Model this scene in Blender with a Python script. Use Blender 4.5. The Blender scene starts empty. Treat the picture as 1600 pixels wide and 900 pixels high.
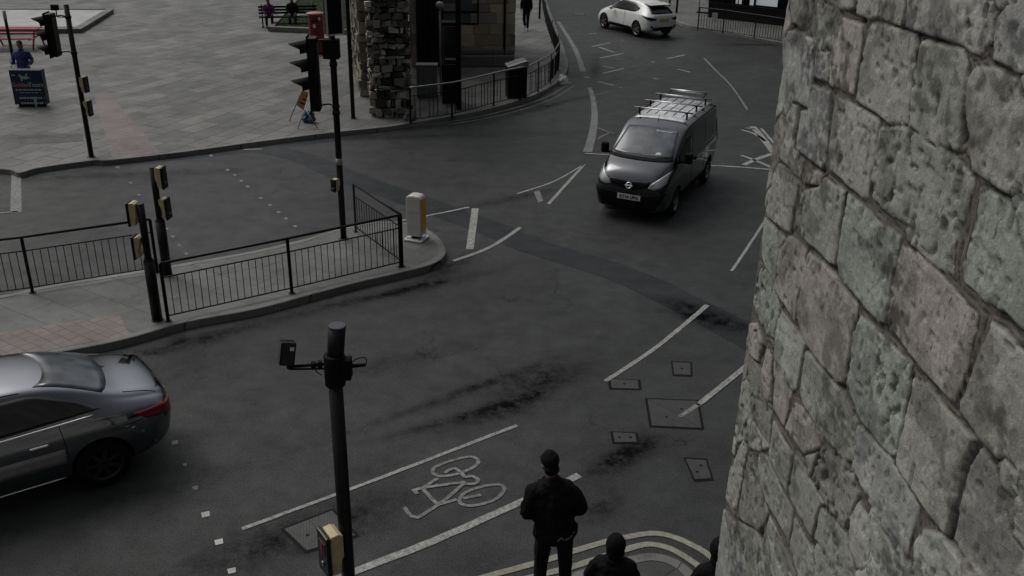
import bpy, bmesh, math, random
import numpy as np
from mathutils import Vector, Matrix
from mathutils.bvhtree import BVHTree
from mathutils.noise import noise as pnoise, fractal
R = math.radians
random.seed(7)
SC = bpy.context.scene
COL = SC.collection
# ------------------------------------------------------------------ camera
F, PITCH, ROLL, CH = 1490.0, R(24), R(1.03), 7.1
_r = np.array([1, 0, 0.]); _b = np.array([0, -math.cos(PITCH), math.sin(PITCH)]); _u = np.cross(_b, _r)
CR = _r*math.cos(ROLL)+_u*math.sin(ROLL); CU = -_r*math.sin(ROLL)+_u*math.cos(ROLL); CB = _b
cam = bpy.data.cameras.new('camera'); camo = bpy.data.objects.new('camera', cam); COL.objects.link(camo)
cam.sensor_width = 36; cam.lens = 36*F/1600; cam.clip_end = 1500; cam.clip_start = .05
camo.matrix_world = Matrix(((CR[0], CU[0], CB[0], 0), (CR[1], CU[1], CB[1], 0), (CR[2], CU[2], CB[2], CH), (0, 0, 0, 1)))
SC.camera = camo
# ------------------------------------------------------------------ light
SUN_EL, SUN_AZ = 52, -53          # overcast: high soft sun
w = bpy.data.worlds.new('World'); SC.world = w; w.use_nodes = True
nt = w.node_tree; N = nt.nodes; L = nt.links; N.clear()
out = N.new('ShaderNodeOutputWorld'); bg = N.new('ShaderNodeBackground')
sky = N.new('ShaderNodeTexSky'); sky.sky_type = 'NISHITA'; sky.sun_disc = False
sky.sun_elevation = R(SUN_EL); sky.sun_rotation = R(SUN_AZ); sky.air_density = 1.6; sky.dust_density = 4
hs = N.new('ShaderNodeHueSaturation'); hs.inputs['Saturation'].default_value = .22
tc = N.new('ShaderNodeTexCoord'); sx = N.new('ShaderNodeSeparateXYZ')
mr = N.new('ShaderNodeMapRange'); mr.interpolation_type = 'SMOOTHSTEP'
mr.inputs['From Min'].default_value = .02; mr.inputs['From Max'].default_value = .75
mr.inputs['To Min'].default_value = .06; mr.inputs['To Max'].default_value = 1.4
cn = N.new('ShaderNodeTexNoise'); cn.inputs['Scale'].default_value = 2.2; cn.inputs['Detail'].default_value = 3
mc = N.new('ShaderNodeMapRange'); mc.inputs['To Min'].default_value = .7; mc.inputs['To Max'].default_value = 1.3
mm = N.new('ShaderNodeMath'); mm.operation = 'MULTIPLY'
vm = N.new('ShaderNodeVectorMath'); vm.operation = 'SCALE'
L.new(sky.outputs[0], hs.inputs['Color']); L.new(tc.outputs['Generated'], sx.inputs[0]); L.new(sx.outputs['Z'], mr.inputs['Value'])
L.new(tc.outputs['Generated'], cn.inputs['Vector']); L.new(cn.outputs[0], mc.inputs['Value'])
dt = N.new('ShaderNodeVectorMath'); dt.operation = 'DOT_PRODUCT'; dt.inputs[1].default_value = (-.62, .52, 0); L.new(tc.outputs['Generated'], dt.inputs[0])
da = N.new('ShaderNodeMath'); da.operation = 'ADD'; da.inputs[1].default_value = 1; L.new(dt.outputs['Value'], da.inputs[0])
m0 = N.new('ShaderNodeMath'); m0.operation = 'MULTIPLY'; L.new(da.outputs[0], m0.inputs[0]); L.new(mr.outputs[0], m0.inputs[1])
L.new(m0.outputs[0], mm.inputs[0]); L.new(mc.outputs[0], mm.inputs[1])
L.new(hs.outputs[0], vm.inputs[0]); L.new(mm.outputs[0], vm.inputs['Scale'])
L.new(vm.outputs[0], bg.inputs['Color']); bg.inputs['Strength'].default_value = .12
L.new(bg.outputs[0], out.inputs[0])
sd = bpy.data.lights.new('sun', 'SUN'); sd.energy = .9; sd.angle = R(30); sd.color = (1, .97, .93)
so = bpy.data.objects.new('sun', sd); COL.objects.link(so)
so.rotation_euler = (R(90-SUN_EL), 0, R(180-SUN_AZ)); so.location = (0, 0, 60)
SC.view_settings.view_transform = 'Standard'; SC.view_settings.look = 'None'
SC.view_settings.gamma = 1; SC.view_settings.use_curve_mapping = False
SC.view_settings.exposure = -1.15
# ------------------------------------------------------------------ mapping helpers
def ray(px, py): return CR*(px-800)/F - CU*(py-450)/F - CB
def G(px, py, z=0.):
    d = ray(px, py); t = (z-CH)/d[2]
    return Vector((d[0]*t, d[1]*t, z))
def ZH(base, py):
    """height above a ground point at which its vertical line crosses photo row py"""
    lo, hi = -1., 7.05
    for _ in range(40):
        m = (lo+hi)/2; v = np.array([base[0], base[1], m-CH]); y = 450-F*(v@CU)/(-(v@CB))
        if y > py: lo = m
        else: hi = m
    return lo
# ------------------------------------------------------------------ materials
MATS = {}
def mat(name, col, rough=.6, metal=0, noise_=0, nscale=8, bump=0, bscale=30, spec=.5, coat=0, emit=None, detail=4):
    m = bpy.data.materials.new(name); m.use_nodes = True; nt = m.node_tree; n = nt.nodes; l = nt.links
    b = n['Principled BSDF']; b.inputs['Roughness'].default_value = rough; b.inputs['Metallic'].default_value = metal
    b.inputs['Specular IOR Level'].default_value = spec; b.inputs['Coat Weight'].default_value = coat
    b.inputs['Base Color'].default_value = (*col, 1)
    t = n.new('ShaderNodeTexCoord')
    if noise_:
        x = n.new('ShaderNodeTexNoise'); x.inputs['Scale'].default_value = nscale; x.inputs['Detail'].default_value = detail; x.inputs['Roughness'].default_value = .65
        l.new(t.outputs['Object'], x.inputs['Vector'])
        mr = n.new('ShaderNodeMapRange'); mr.inputs['From Min'].default_value = .3; mr.inputs['From Max'].default_value = .7
        mr.inputs['To Min'].default_value = 1-noise_; mr.inputs['To Max'].default_value = 1+noise_
        l.new(x.outputs[0], mr.inputs['Value'])
        v = n.new('ShaderNodeVectorMath'); v.operation = 'SCALE'; v.inputs[0].default_value = col; l.new(mr.outputs[0], v.inputs['Scale'])
        l.new(v.outputs[0], b.inputs['Base Color'])
        m2 = n.new('ShaderNodeMapRange'); dr_ = .03 if coat else .12; m2.inputs['To Min'].default_value = max(.03, rough-dr_); m2.inputs['To Max'].default_value = min(1, rough+dr_)
        l.new(x.outputs[0], m2.inputs['Value']); l.new(m2.outputs[0], b.inputs['Roughness'])
    if bump:
        y = n.new('ShaderNodeTexNoise'); y.inputs['Scale'].default_value = bscale; y.inputs['Detail'].default_value = 5
        l.new(t.outputs['Object'], y.inputs['Vector'])
        bp = n.new('ShaderNodeBump'); bp.inputs['Strength'].default_value = bump; bp.inputs['Distance'].default_value = .01
        l.new(y.outputs[0], bp.inputs['Height']); l.new(bp.outputs[0], b.inputs['Normal'])
    MATS[name] = m; return m
def nodes(name):
    m = bpy.data.materials.new(name); m.use_nodes = True; MATS[name] = m
    return m, m.node_tree.nodes, m.node_tree.links, m.node_tree.nodes['Principled BSDF']
def nz(n, l, vec, scale, detail=4, rough=.6, a=.3, b=.7, c=0., d=1., smooth=False):
    x = n.new('ShaderNodeTexNoise'); x.inputs['Scale'].default_value = scale; x.inputs['Detail'].default_value = detail; x.inputs['Roughness'].default_value = rough
    l.new(vec, x.inputs['Vector'])
    r = n.new('ShaderNodeMapRange'); r.inputs['From Min'].default_value = a; r.inputs['From Max'].default_value = b
    r.inputs['To Min'].default_value = c; r.inputs['To Max'].default_value = d
    if smooth: r.interpolation_type = 'SMOOTHSTEP'
    l.new(x.outputs[0], r.inputs['Value']); return r.outputs[0]
def mth(n, l, op, a, b=None, clamp=False):
    m = n.new('ShaderNodeMath'); m.operation = op; m.use_clamp = clamp
    for i, q in enumerate((a, b)):
        if q is None: continue
        if isinstance(q, (int, float)): m.inputs[i].default_value = q
        else: l.new(q, m.inputs[i])
    return m.outputs[0]
def mixc(n, l, f, a, b):
    m = n.new('ShaderNodeMix'); m.data_type = 'RGBA'
    if isinstance(f, (int, float)): m.inputs['Factor'].default_value = f
    else: l.new(f, m.inputs['Factor'])
    for i, q in ((6, a), (7, b)):
        if isinstance(q, tuple): m.inputs[i].default_value = (*q, 1)
        else: l.new(q, m.inputs[i])
    return m.outputs[2]
# stains: (photo px, py, radius across, radius along, bearing deg, strength); those along kerbs paint in the kerb shade
STAINS_SHADE = [(850, 590, 1.0, .35, 55, .55), (815, 625, .8, .2, 50, .5), (1110, 500, .8, .3, -60, .85), (1075, 478, .5, .2, -60, .5),
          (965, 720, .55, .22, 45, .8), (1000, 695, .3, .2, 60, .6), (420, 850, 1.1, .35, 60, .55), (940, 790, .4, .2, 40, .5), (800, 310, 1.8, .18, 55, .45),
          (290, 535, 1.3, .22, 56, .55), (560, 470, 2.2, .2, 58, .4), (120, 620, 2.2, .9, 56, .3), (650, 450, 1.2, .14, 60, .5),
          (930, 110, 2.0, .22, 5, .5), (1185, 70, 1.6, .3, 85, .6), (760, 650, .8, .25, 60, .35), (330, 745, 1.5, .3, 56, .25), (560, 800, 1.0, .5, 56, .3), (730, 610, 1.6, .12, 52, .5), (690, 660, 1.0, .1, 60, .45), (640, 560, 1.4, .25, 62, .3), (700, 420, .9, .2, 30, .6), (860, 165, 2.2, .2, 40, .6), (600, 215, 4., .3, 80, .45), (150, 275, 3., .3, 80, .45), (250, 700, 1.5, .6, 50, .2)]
def asphalt(name, c1, c2, stains_shade=False, crack=.5, speck=1., spec=.34):
    m, n, l, b = nodes(name); t = n.new('ShaderNodeTexCoord').outputs['Object']
    f = nz(n, l, t, .35, 6, .62, .32, .68)
    col = mixc(n, l, f, c1, c2)
    g = nz(n, l, t, 2.3, 8, .78, .35, .65, .80, 1.18)
    fine = nz(n, l, t, 55, 3, .8, .3, .7, 1-.5*speck, 1+.55*speck)
    k = mth(n, l, 'MULTIPLY', g, fine)
    # pale chips in the surface
    v = n.new('ShaderNodeTexVoronoi'); v.inputs['Scale'].default_value = 26; l.new(t, v.inputs['Vector'])
    chip = mth(n, l, 'LESS_THAN', v.outputs['Distance'], .13)
    sp = n.new('ShaderNodeSeparateColor'); l.new(v.outputs['Color'], sp.inputs[0])
    rare = mth(n, l, 'GREATER_THAN', sp.outputs[0], .93)
    chip = mth(n, l, 'MULTIPLY', mth(n, l, 'MULTIPLY', chip, rare), 1.6*speck)
    k = mth(n, l, 'ADD', k, chip)
    if crack:
        vc = n.new('ShaderNodeTexVoronoi'); vc.feature = 'DISTANCE_TO_EDGE'; vc.inputs['Scale'].default_value = .55
        wx = n.new('ShaderNodeTexNoise'); wx.inputs['Scale'].default_value = 1.6; wx.inputs['Detail'].default_value = 5; l.new(t, wx.inputs['Vector'])
        wv = n.new('ShaderNodeVectorMath'); wv.operation = 'ADD'; l.new(t, wv.inputs[0]); l.new(wx.outputs['Color'], wv.inputs[1]); l.new(wv.outputs[0], vc.inputs['Vector'])
        ck = mth(n, l, 'LESS_THAN', vc.outputs['Distance'], .008)
        ck = mth(n, l, 'MULTIPLY', ck, nz(n, l, t, .5, 2, .5, .52, .62))
        k = mth(n, l, 'MULTIPLY', k, mth(n, l, 'SUBTRACT', 1., mth(n, l, 'MULTIPLY', ck, crack)))
    if stains_shade:
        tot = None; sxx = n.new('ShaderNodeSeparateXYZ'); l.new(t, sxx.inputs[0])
        for (px, py, ra, rb, be, st) in STAINS_SHADE:
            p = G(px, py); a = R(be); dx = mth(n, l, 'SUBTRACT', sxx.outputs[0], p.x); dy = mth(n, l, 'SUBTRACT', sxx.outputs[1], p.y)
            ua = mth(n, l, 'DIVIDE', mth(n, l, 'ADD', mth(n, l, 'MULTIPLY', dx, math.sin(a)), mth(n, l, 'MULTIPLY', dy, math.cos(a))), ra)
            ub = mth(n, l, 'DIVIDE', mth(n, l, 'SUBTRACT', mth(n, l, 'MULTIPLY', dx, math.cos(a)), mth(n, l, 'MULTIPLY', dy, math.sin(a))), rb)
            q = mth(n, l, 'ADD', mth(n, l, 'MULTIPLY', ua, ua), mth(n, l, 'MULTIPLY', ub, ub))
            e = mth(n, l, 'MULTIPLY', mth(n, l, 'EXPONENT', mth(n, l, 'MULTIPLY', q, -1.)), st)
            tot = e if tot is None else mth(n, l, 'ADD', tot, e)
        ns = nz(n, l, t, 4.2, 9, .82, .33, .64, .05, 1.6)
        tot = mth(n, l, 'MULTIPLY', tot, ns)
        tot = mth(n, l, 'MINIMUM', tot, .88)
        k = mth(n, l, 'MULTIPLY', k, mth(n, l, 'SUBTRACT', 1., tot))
    vs = n.new('ShaderNodeVectorMath'); vs.operation = 'SCALE'; l.new(col, vs.inputs[0]); l.new(k, vs.inputs['Scale'])
    l.new(vs.outputs[0], b.inputs['Base Color']); l.new(mth(n, l, 'MULTIPLY', mth(n, l, 'POWER', k, 1.3), spec, True), b.inputs['Specular IOR Level'])
    l.new(nz(n, l, t, .8, 5, .6, .3, .7, .40, .62), b.inputs['Roughness'])
    bp = n.new('ShaderNodeBump'); bp.inputs['Strength'].default_value = .5; bp.inputs['Distance'].default_value = .006
    l.new(fine, bp.inputs['Height']); l.new(bp.outputs[0], b.inputs['Normal']); return m
def paving(name, c1, c2, ang, bw, bh, mortar=.012, joint=(.05, .05, .05), offs=.5, bumpd=.006, stain=.35, spots=True):
    m, n, l, b = nodes(name); t = n.new('ShaderNodeTexCoord').outputs['Object']
    mp = n.new('ShaderNodeMapping'); mp.inputs['Rotation'].default_value = (0, 0, R(ang)); l.new(t, mp.inputs['Vector'])
    wn = n.new('ShaderNodeTexNoise'); wn.inputs['Scale'].default_value = 1.2; wn.inputs['Detail'].default_value = 3; l.new(t, wn.inputs['Vector'])
    sc = n.new('ShaderNodeVectorMath'); sc.operation = 'SCALE'; sc.inputs['Scale'].default_value = .07; l.new(wn.outputs['Color'], sc.inputs[0])
    ad = n.new('ShaderNodeVectorMath'); ad.operation = 'ADD'; l.new(mp.outputs[0], ad.inputs[0]); l.new(sc.outputs[0], ad.inputs[1])
    br = n.new('ShaderNodeTexBrick'); br.offset = offs; br.inputs['Scale'].default_value = 1; br.inputs['Brick Width'].default_value = bw; br.inputs['Row Height'].default_value = bh
    br.inputs['Mortar Size'].default_value = mortar; br.inputs['Mortar Smooth'].default_value = .3; br.inputs['Bias'].default_value = 0
    br.inputs['Color1'].default_value = (*c1, 1); br.inputs['Color2'].default_value = (*c2, 1); br.inputs['Mortar'].default_value = (*joint, 1)
    l.new(ad.outputs[0], br.inputs['Vector'])
    f1 = nz(n, l, t, .45, 5, .6, .3, .7, 1-stain, 1+stain*.6); f2 = nz(n, l, t, 5, 6, .75, .3, .7, .82, 1.15); f3 = nz(n, l, t, 60, 2, .7, .3, .7, .9, 1.1)
    k = mth(n, l, 'MULTIPLY', mth(n, l, 'MULTIPLY', f1, f2), f3)
    if spots:
        k = mth(n, l, 'MULTIPLY', k, mth(n, l, 'SUBTRACT', 1., nz(n, l, t, 1.7, 7, .8, .56, .66, 0, .4)))
    vs = n.new('ShaderNodeVectorMath'); vs.operation = 'SCALE'; l.new(br.outputs['Color'], vs.inputs[0]); l.new(k, vs.inputs['Scale'])
    l.new(vs.outputs[0], b.inputs['Base Color']); l.new(nz(n, l, t, 1.3, 5, .6, .3, .7, .45, .8), b.inputs['Roughness'])
    h = mth(n, l, 'SUBTRACT', mth(n, l, 'MULTIPLY', f2, .5), br.outputs['Fac'])
    bp = n.new('ShaderNodeBump'); bp.inputs['Strength'].default_value = .7; bp.inputs['Distance'].default_value = bumpd
    l.new(h, bp.inputs['Height']); l.new(bp.outputs[0], b.inputs['Normal']); return m
def paint(name, col, wear=.5):
    m, n, l, b = nodes(name); t = n.new('ShaderNodeTexCoord').outputs['Object']
    f = nz(n, l, t, 18, 7, .8, .5-.18*wear-.02, .62, 0, 1)
    g = nz(n, l, t, 2, 4, .6, .3, .7, .8, 1.15)
    c = mixc(n, l, mth(n, l, 'MULTIPLY', f, wear), col, (.06, .06, .058))
    vs = n.new('ShaderNodeVectorMath'); vs.operation = 'SCALE'; l.new(c, vs.inputs[0]); l.new(g, vs.inputs['Scale'])
    l.new(vs.outputs[0], b.inputs['Base Color']); b.inputs['Roughness'].default_value = .6; return m
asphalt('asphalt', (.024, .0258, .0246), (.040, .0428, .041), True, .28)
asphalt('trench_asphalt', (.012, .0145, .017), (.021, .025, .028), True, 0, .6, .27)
asphalt('ground_asphalt', (.05, .05, .05), (.07, .07, .07), False, 0)
paving('york_stone', (.105, .107, .101), (.185, .183, .170), -68, 1.15, .62, .020, (.06, .058, .054), .43)
paving('tarmac_paving', (.13, .13, .125), (.15, .15, .145), 10, .9, .6, .008, (.06, .06, .06))
paving('island_paving', (.115, .122, .112), (.15, .155, .143), 32, .9, .6, .008, (.07, .07, .065))
paving('near_paving', (.05, .05, .048), (.075, .074, .07), 50, .6, .45, .014, (.03, .03, .03))
paving('tactile_pink', (.185, .15, .14), (.22, .18, .168), 34, .2, .2, .008, (.13, .1, .09), 0, .006, .25, False)
paving('tactile_grey', (.11, .11, .105), (.13, .13, .12), 10, .1, .1, .012, (.04, .04, .04), 0, .008)
paving('kerb_stone', (.165, .16, .15), (.21, .205, .19), 32, .92, 50, .008, (.05, .05, .05), 0)
paint('road_paint', (.48, .48, .45), .8); paint('faded_paint', (.36, .36, .345), .95); paint('yellow_paint', (.34, .33, .25), .5)
paint('stud_paint', (.55, .55, .52), .35)
mat('black_paint', (.006, .006, .0065), .42, noise_=.3, nscale=12, spec=.3)
mat('black_matt', (.005, .005, .005), .75, spec=.2)
mat('black_gloss', (.006, .006, .007), .25, spec=.4)
mat('cream_plastic', (.56, .46, .25), .5, noise_=.18, nscale=9)
mat('white_plastic', (.62, .61, .57), .42, noise_=.12, nscale=5, detail=6)
mat('grey_plastic', (.35, .35, .34), .5, noise_=.1)
mat('amber', (.85, .42, .05), .35)
mat('silver_metal', (.55, .55, .56), .3, .9, noise_=.06)
mat('dull_steel', (.33, .33, .33), .42, .8, noise_=.15)
mat('chrome', (.8, .8, .82), .12, 1)
mat('handrail_metal', (.42, .42, .43), .25, .85, noise_=.1)
mat('glass_dark', (.008, .009, .010), .12, spec=.35)
mat('tyre', (.008, .008, .008), .85, noise_=.2, nscale=20, spec=.2)
mat('lens_dark', (.02, .015, .01), .2)
mat('red_paint', (.12, .005, .008), .35, noise_=.15, coat=.2)
mat('red_bench', (.30, .02, .05), .5, noise_=.15)
mat('red_lens', (.20, .004, .010), .22, coat=.6)
mat('iron', (.06, .06, .058), .6, .3, noise_=.4, nscale=25, bump=.4, bscale=90)
# ------------------------------------------------------------------ mesh helpers
MW = {}
class MB:
    def __init__(s): s.v = []; s.f = []; s.sm = []
    def add(s, vs, fs, smooth=False):
        o = len(s.v); s.v += [Vector(v) for v in vs]; s.f += [tuple(i+o for i in f) for f in fs]; s.sm += [smooth]*len(fs); return s
    def box(s, c, sz, rz=0, M=None):
        x, y, z = sz[0]/2, sz[1]/2, sz[2]/2
        vs = [Vector((a*x, b*y, d*z)) for a in (-1, 1) for b in (-1, 1) for d in (-1, 1)]
        m = Matrix.Translation(c) @ (M if M is not None else Matrix.Rotation(rz, 4, 'Z'))
        return s.add([m @ v for v in vs], [(0, 1, 3, 2), (4, 6, 7, 5), (0, 4, 5, 1), (2, 3, 7, 6), (0, 2, 6, 4), (1, 5, 7, 3)])
    def cyl(s, a, b, r0, r1=None, n=12, caps=True):
        r1 = r0 if r1 is None else r1; a = Vector(a); b = Vector(b); d = (b-a).normalized()
        u = d.orthogonal().normalized(); w_ = d.cross(u)
        vs = []
        for p, r in ((a, r0), (b, r1)):
            for i in range(n):
                t = 2*math.pi*i/n; vs.append(p+u*math.cos(t)*r+w_*math.sin(t)*r)
        o = len(s.v); s.add(vs, [(i, (i+1) % n, n+(i+1) % n, n+i) for i in range(n)], True)
        if caps: s.f += [tuple(o+i for i in reversed(range(n))), tuple(o+n+i for i in range(n))]; s.sm += [False]*2
        return s
    def tube(s, path, r, n=8, closed=False):
        path = [Vector(p) for p in path]; k = len(path); vs = []; up = None
        rs = r if isinstance(r, (list, tuple)) else [r]*k
        for i, p in enumerate(path):
            if closed: d = (path[(i+1) % k]-path[i-1])
            else: d = path[min(i+1, k-1)]-path[max(i-1, 0)]
            d.normalize()
            u = d.orthogonal().normalized() if up is None else (up-d*up.dot(d)).normalized()
            up = u; w_ = d.cross(u)
            for j in range(n):
                t = 2*math.pi*j/n; vs.append(p+(u*math.cos(t)+w_*math.sin(t))*rs[i])
        fs = []
        for i in range(k if closed else k-1):
            for j in range(n):
                a = i*n; b = ((i+1) % k)*n; fs.append((a+j, a+(j+1) % n, b+(j+1) % n, b+j))
        o = len(s.v); s.add(vs, fs, True)
        if not closed: s.f += [tuple(o+i for i in reversed(range(n))), tuple(o+(k-1)*n+i for i in range(n))]; s.sm += [False]*2
        return s
    def lathe(s, prof, n=24, M=None, smooth=True):
        M = M if M is not None else Matrix.Identity(4); vs = []; k = len(prof)
        for i in range(n):
            t = 2*math.pi*i/n
            for (r, z) in prof: vs.append(M @ Vector((r*math.cos(t), r*math.sin(t), z)))
        fs = [(i*k+j, ((i+1) % n)*k+j, ((i+1) % n)*k+j+1, i*k+j+1) for i in range(n) for j in range(k-1)]
        return s.add(vs, fs, smooth)
    def prism(s, poly, z0, z1, M=None):
        """poly: 2D outline; extruded along z; M places it"""
        M = M if M is not None else Matrix.Identity(4); n = len(poly)
        area = sum(poly[i][0]*poly[(i+1) % n][1]-poly[(i+1) % n][0]*poly[i][1] for i in range(n))
        if area < 0: poly = poly[::-1]
        vs = [M @ Vector((p[0], p[1], z0)) for p in poly]+[M @ Vector((p[0], p[1], z1)) for p in poly]
        return s.add(vs, [tuple(reversed(range(n))), tuple(range(n, 2*n))]+[(i, (i+1) % n, n+(i+1) % n, n+i) for i in range(n)])
    def build(s, name, m, parent=None, world=False, bevel=0, subsurf=0, autosmooth=None):
        me = bpy.data.meshes.new(name); vs = s.v
        if world and parent is not None: inv = MW[parent].inverted(); vs = [inv @ v for v in vs]
        me.from_pydata([tuple(v) for v in vs], [], s.f); me.polygons.foreach_set('use_smooth', s.sm)
        me.materials.append(MATS[m] if isinstance(m, str) else m); me.update()
        return link(name, me, parent, bevel, subsurf)
def link(name, me, parent=None, bevel=0, subsurf=0):
    o = bpy.data.objects.new(name, me); COL.objects.link(o)
    if parent is not None: o.parent = parent; MW[o] = MW[parent]
    else: MW[o] = Matrix.Identity(4)
    if bevel:
        b = o.modifiers.new('b', 'BEVEL'); b.width = bevel; b.segments = 2; b.limit_method = 'ANGLE'; b.angle_limit = R(40)
    if subsurf:
        b = o.modifiers.new('s', 'SUBSURF'); b.levels = b.render_levels = subsurf
    return o
def tag(o, label=None, cat=None, group=None, kind=None):
    if label: o['label'] = label
    if cat: o['category'] = cat
    if group: o['group'] = group
    if kind: o['kind'] = kind
    return o
def thing(name, loc, rz, label, cat, group=None):
    o = bpy.data.objects.new(name, None); COL.objects.link(o); o.location = loc; o.rotation_euler = (0, 0, rz); o.empty_display_size = .2
    MW[o] = Matrix.Translation(loc) @ Matrix.Rotation(rz, 4, 'Z'); tag(o, label, cat, group); return o
def dup(src, loc, rz, label=None, parent=None):
    c = src.copy(); COL.objects.link(c)
    if parent is None:
        c.location = loc; c.rotation_euler = (0, 0, rz); MW[c] = Matrix.Translation(loc) @ Matrix.Rotation(rz, 4, 'Z')
        if label: c['label'] = label
    else: c.parent = parent; MW[c] = MW[parent]
    for k in list(src.children): dup(k, None, None, None, c)
    return c
TMP = bpy.data.scenes.new('tmp')
def ev(o, extra=()):
    """evaluated mesh of one object, worked out in a scratch scene so the big one is not re-evaluated"""
    for q in (o, *extra): TMP.collection.objects.link(q)
    with bpy.context.temp_override(scene=TMP, view_layer=TMP.view_layers[0]):
        dg = bpy.context.evaluated_depsgraph_get(); dg.update(); me = bpy.data.meshes.new_from_object(o.evaluated_get(dg))
    for q in (o, *extra): TMP.collection.objects.unlink(q)
    return me
def bake(o):
    me = ev(o); o.modifiers.clear(); o.data = me; return o
def pts(l, z=0.): return [G(x, y, z) for x, y in l]
def smooth_line(p, k=6):
    """Catmull-Rom through 3D points"""
    out_ = []; n = len(p)
    for i in range(n-1):
        a = p[max(i-1, 0)]; b = p[i]; c = p[i+1]; d = p[min(i+2, n-1)]
        for j in range(k):
            t = j/k; out_.append(.5*((2*b)+(c-a)*t+(2*a-5*b+4*c-d)*t*t+(3*b-a-3*c+d)*t**3))
    out_.append(p[-1]); return out_
def tri_fill(poly, z):
    """flat sheet mesh from outline"""
    bm = bmesh.new(); vs = [bm.verts.new((p[0], p[1], z)) for p in poly]; f = bm.faces.new(vs)
    bm.normal_update()
    if f.normal.z < 0: f.normal_flip()
    bmesh.ops.triangulate(bm, faces=[f]); me = bpy.data.meshes.new('sheet'); bm.to_mesh(me); bm.free(); return me
def sheet(name, poly, z, m, parent=None):
    me = tri_fill(poly, z); me.materials.append(MATS[m]); me.name = name; return link(name, me, parent)
def ribbon(path, wds, z, name, m, parent, jag=0):
    path = [Vector((p[0], p[1], 0)) for p in path]; n = len(path); mb = MB(); vs = []
    if not isinstance(wds, (list, tuple)): wds = [wds]*n
    if len(wds) != n: wds = [wds[0]+(wds[-1]-wds[0])*i/(n-1) for i in range(n)] if len(wds) == 2 else wds
    for i, p in enumerate(path):
        d = path[min(i+1, n-1)]-path[max(i-1, 0)]; d.normalize(); q = Vector((-d.y, d.x, 0)); wv = wds[i]/2
        vs += [p+q*(wv+random.uniform(-jag, jag))+Vector((0, 0, z)), p-q*(wv+random.uniform(-jag, jag))+Vector((0, 0, z))]
    mb.add(vs, [(2*i, 2*i+1, 2*i+3, 2*i+2) for i in range(n-1)]); return mb.build(name, m, parent)
def text_mesh(s, size, name, m, parent, M, ext=.002, align='CENTER', bold=0):
    cu = bpy.data.curves.new(name, 'FONT'); cu.body = s; cu.size = size; cu.extrude = ext; cu.align_x = align; cu.align_y = 'CENTER'; cu.offset = bold; cu.resolution_u = 2
    t = bpy.data.objects.new(name, cu); me = ev(t); bpy.data.objects.remove(t)
    me.transform(M); me.materials.clear(); me.materials.append(MATS[m]); me.name = name
    return link(name, me, parent)
# ------------------------------------------------------------------ ground, roads, pavements
KH = .12
gr = MB().add([(-400, -400, -.02), (400, -400, -.02), (400, 400, -.02), (-400, 400, -.02)], [(0, 1, 2, 3)]).build('ground', 'ground_asphalt'); tag(gr, kind='structure')
road = MB().add([(-45, -8, 0), (45, -8, 0), (45, 110, 0), (-45, 110, 0)], [(0, 1, 2, 3)]).build('road', 'asphalt'); tag(road, kind='structure')
def pave(name, outline, kerb_idx, m, kerbw=.14, km='kerb_stone'):
    """outline: world points of the raised surface; kerb_idx: (a, b) run of it that carries a kerb"""
    area = sum(outline[i][0]*outline[(i+1) % len(outline)][1]-outline[(i+1) % len(outline)][0]*outline[i][1] for i in range(len(outline)))
    o = sheet(name, outline, KH, m); tag(o, kind='structure')
    a, b = kerb_idx; run = [Vector((p[0], p[1], 0)) for p in outline[a:b+1]]; n = len(run); sgn = 1 if area > 0 else -1
    mb = MB(); vs = []
    for i, p in enumerate(run):
        d = run[min(i+1, n-1)]-run[max(i-1, 0)]; d.normalize(); q = Vector((-d.y, d.x, 0))*sgn
        for off, z in ((kerbw, KH+.001), (kerbw, KH+.005), (.02, KH+.005), (.004, KH-.01), (0, KH-.03), (-.012, -.01)):
            vs.append(p+q*off+Vector((0, 0, z)))
    k = 6
    mb.add(vs, [(i*k+j, i*k+j+1, (i+1)*k+j+1, (i+1)*k+j) if sgn < 0 else (i*k+j, (i+1)*k+j, (i+1)*k+j+1, i*k+j+1) for i in range(n-1) for j in range(k-1)])
    ko = mb.build('kerb', km, o); return o
plaza_px = [(-330, 262), (-150, 262), (0, 264), (30, 270), (62, 262), (143, 251), (175, 250), (290, 237), (400, 222), (520, 207), (600, 199), (650, 191), (700, 183), (760, 171), (820, 154), (855, 139), (878, 122), (888, 104), (884, 82), (872, 50), (858, 10), (846, -30), (838, -70)]
pl = smooth_line(pts(plaza_px, KH), 5); nk = len(pl)
pl += pts([(700, -150)], KH)+[Vector((-45, 105, KH)), Vector((-45, 24, KH))]
plaza = pave('plaza', pl, (0, nk-1), 'york_stone')
isl_px = [(-260, 505), (-120, 482), (0, 462), (70, 447), (222, 422), (300, 409), (400, 391), (480, 372), (532, 356), (580, 347), (620, 346), (655, 352), (680, 366), (695, 385), (694, 400), (672, 414), (617, 428), (560, 441), (480, 462), (400, 483), (288, 504), (218, 524), (144, 541), (0, 566), (-140, 592), (-280, 620)]
il = smooth_line(pts(isl_px, KH), 4)
isl = pave('traffic_island', il, (0, len(il)-1), 'island_paving')
near_px = [(600, 985), (700, 945), (800, 917), (880, 897), (940, 880), (1001, 864), (1034, 865), (1060, 874), (1083, 891), (1110, 925), (1140, 985)]
nl = smooth_line(pts(near_px, KH), 4); k_ = len(nl)
nl += [Vector((1.6, 3.0, KH)), Vector((1.6, -7, KH)), Vector((-22, -7, KH)), Vector((-22, 1.5, KH))]
w0 = nl[0]; nl = [Vector((-22, -4.5, KH)), Vector((-8, .6, KH)), Vector((-4.5, 3.2, KH))]+nl[:k_]+[Vector((1.75, 5.2, KH)), Vector((1.75, -7.5, KH)), Vector((-22, -7.5, KH))]
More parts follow.
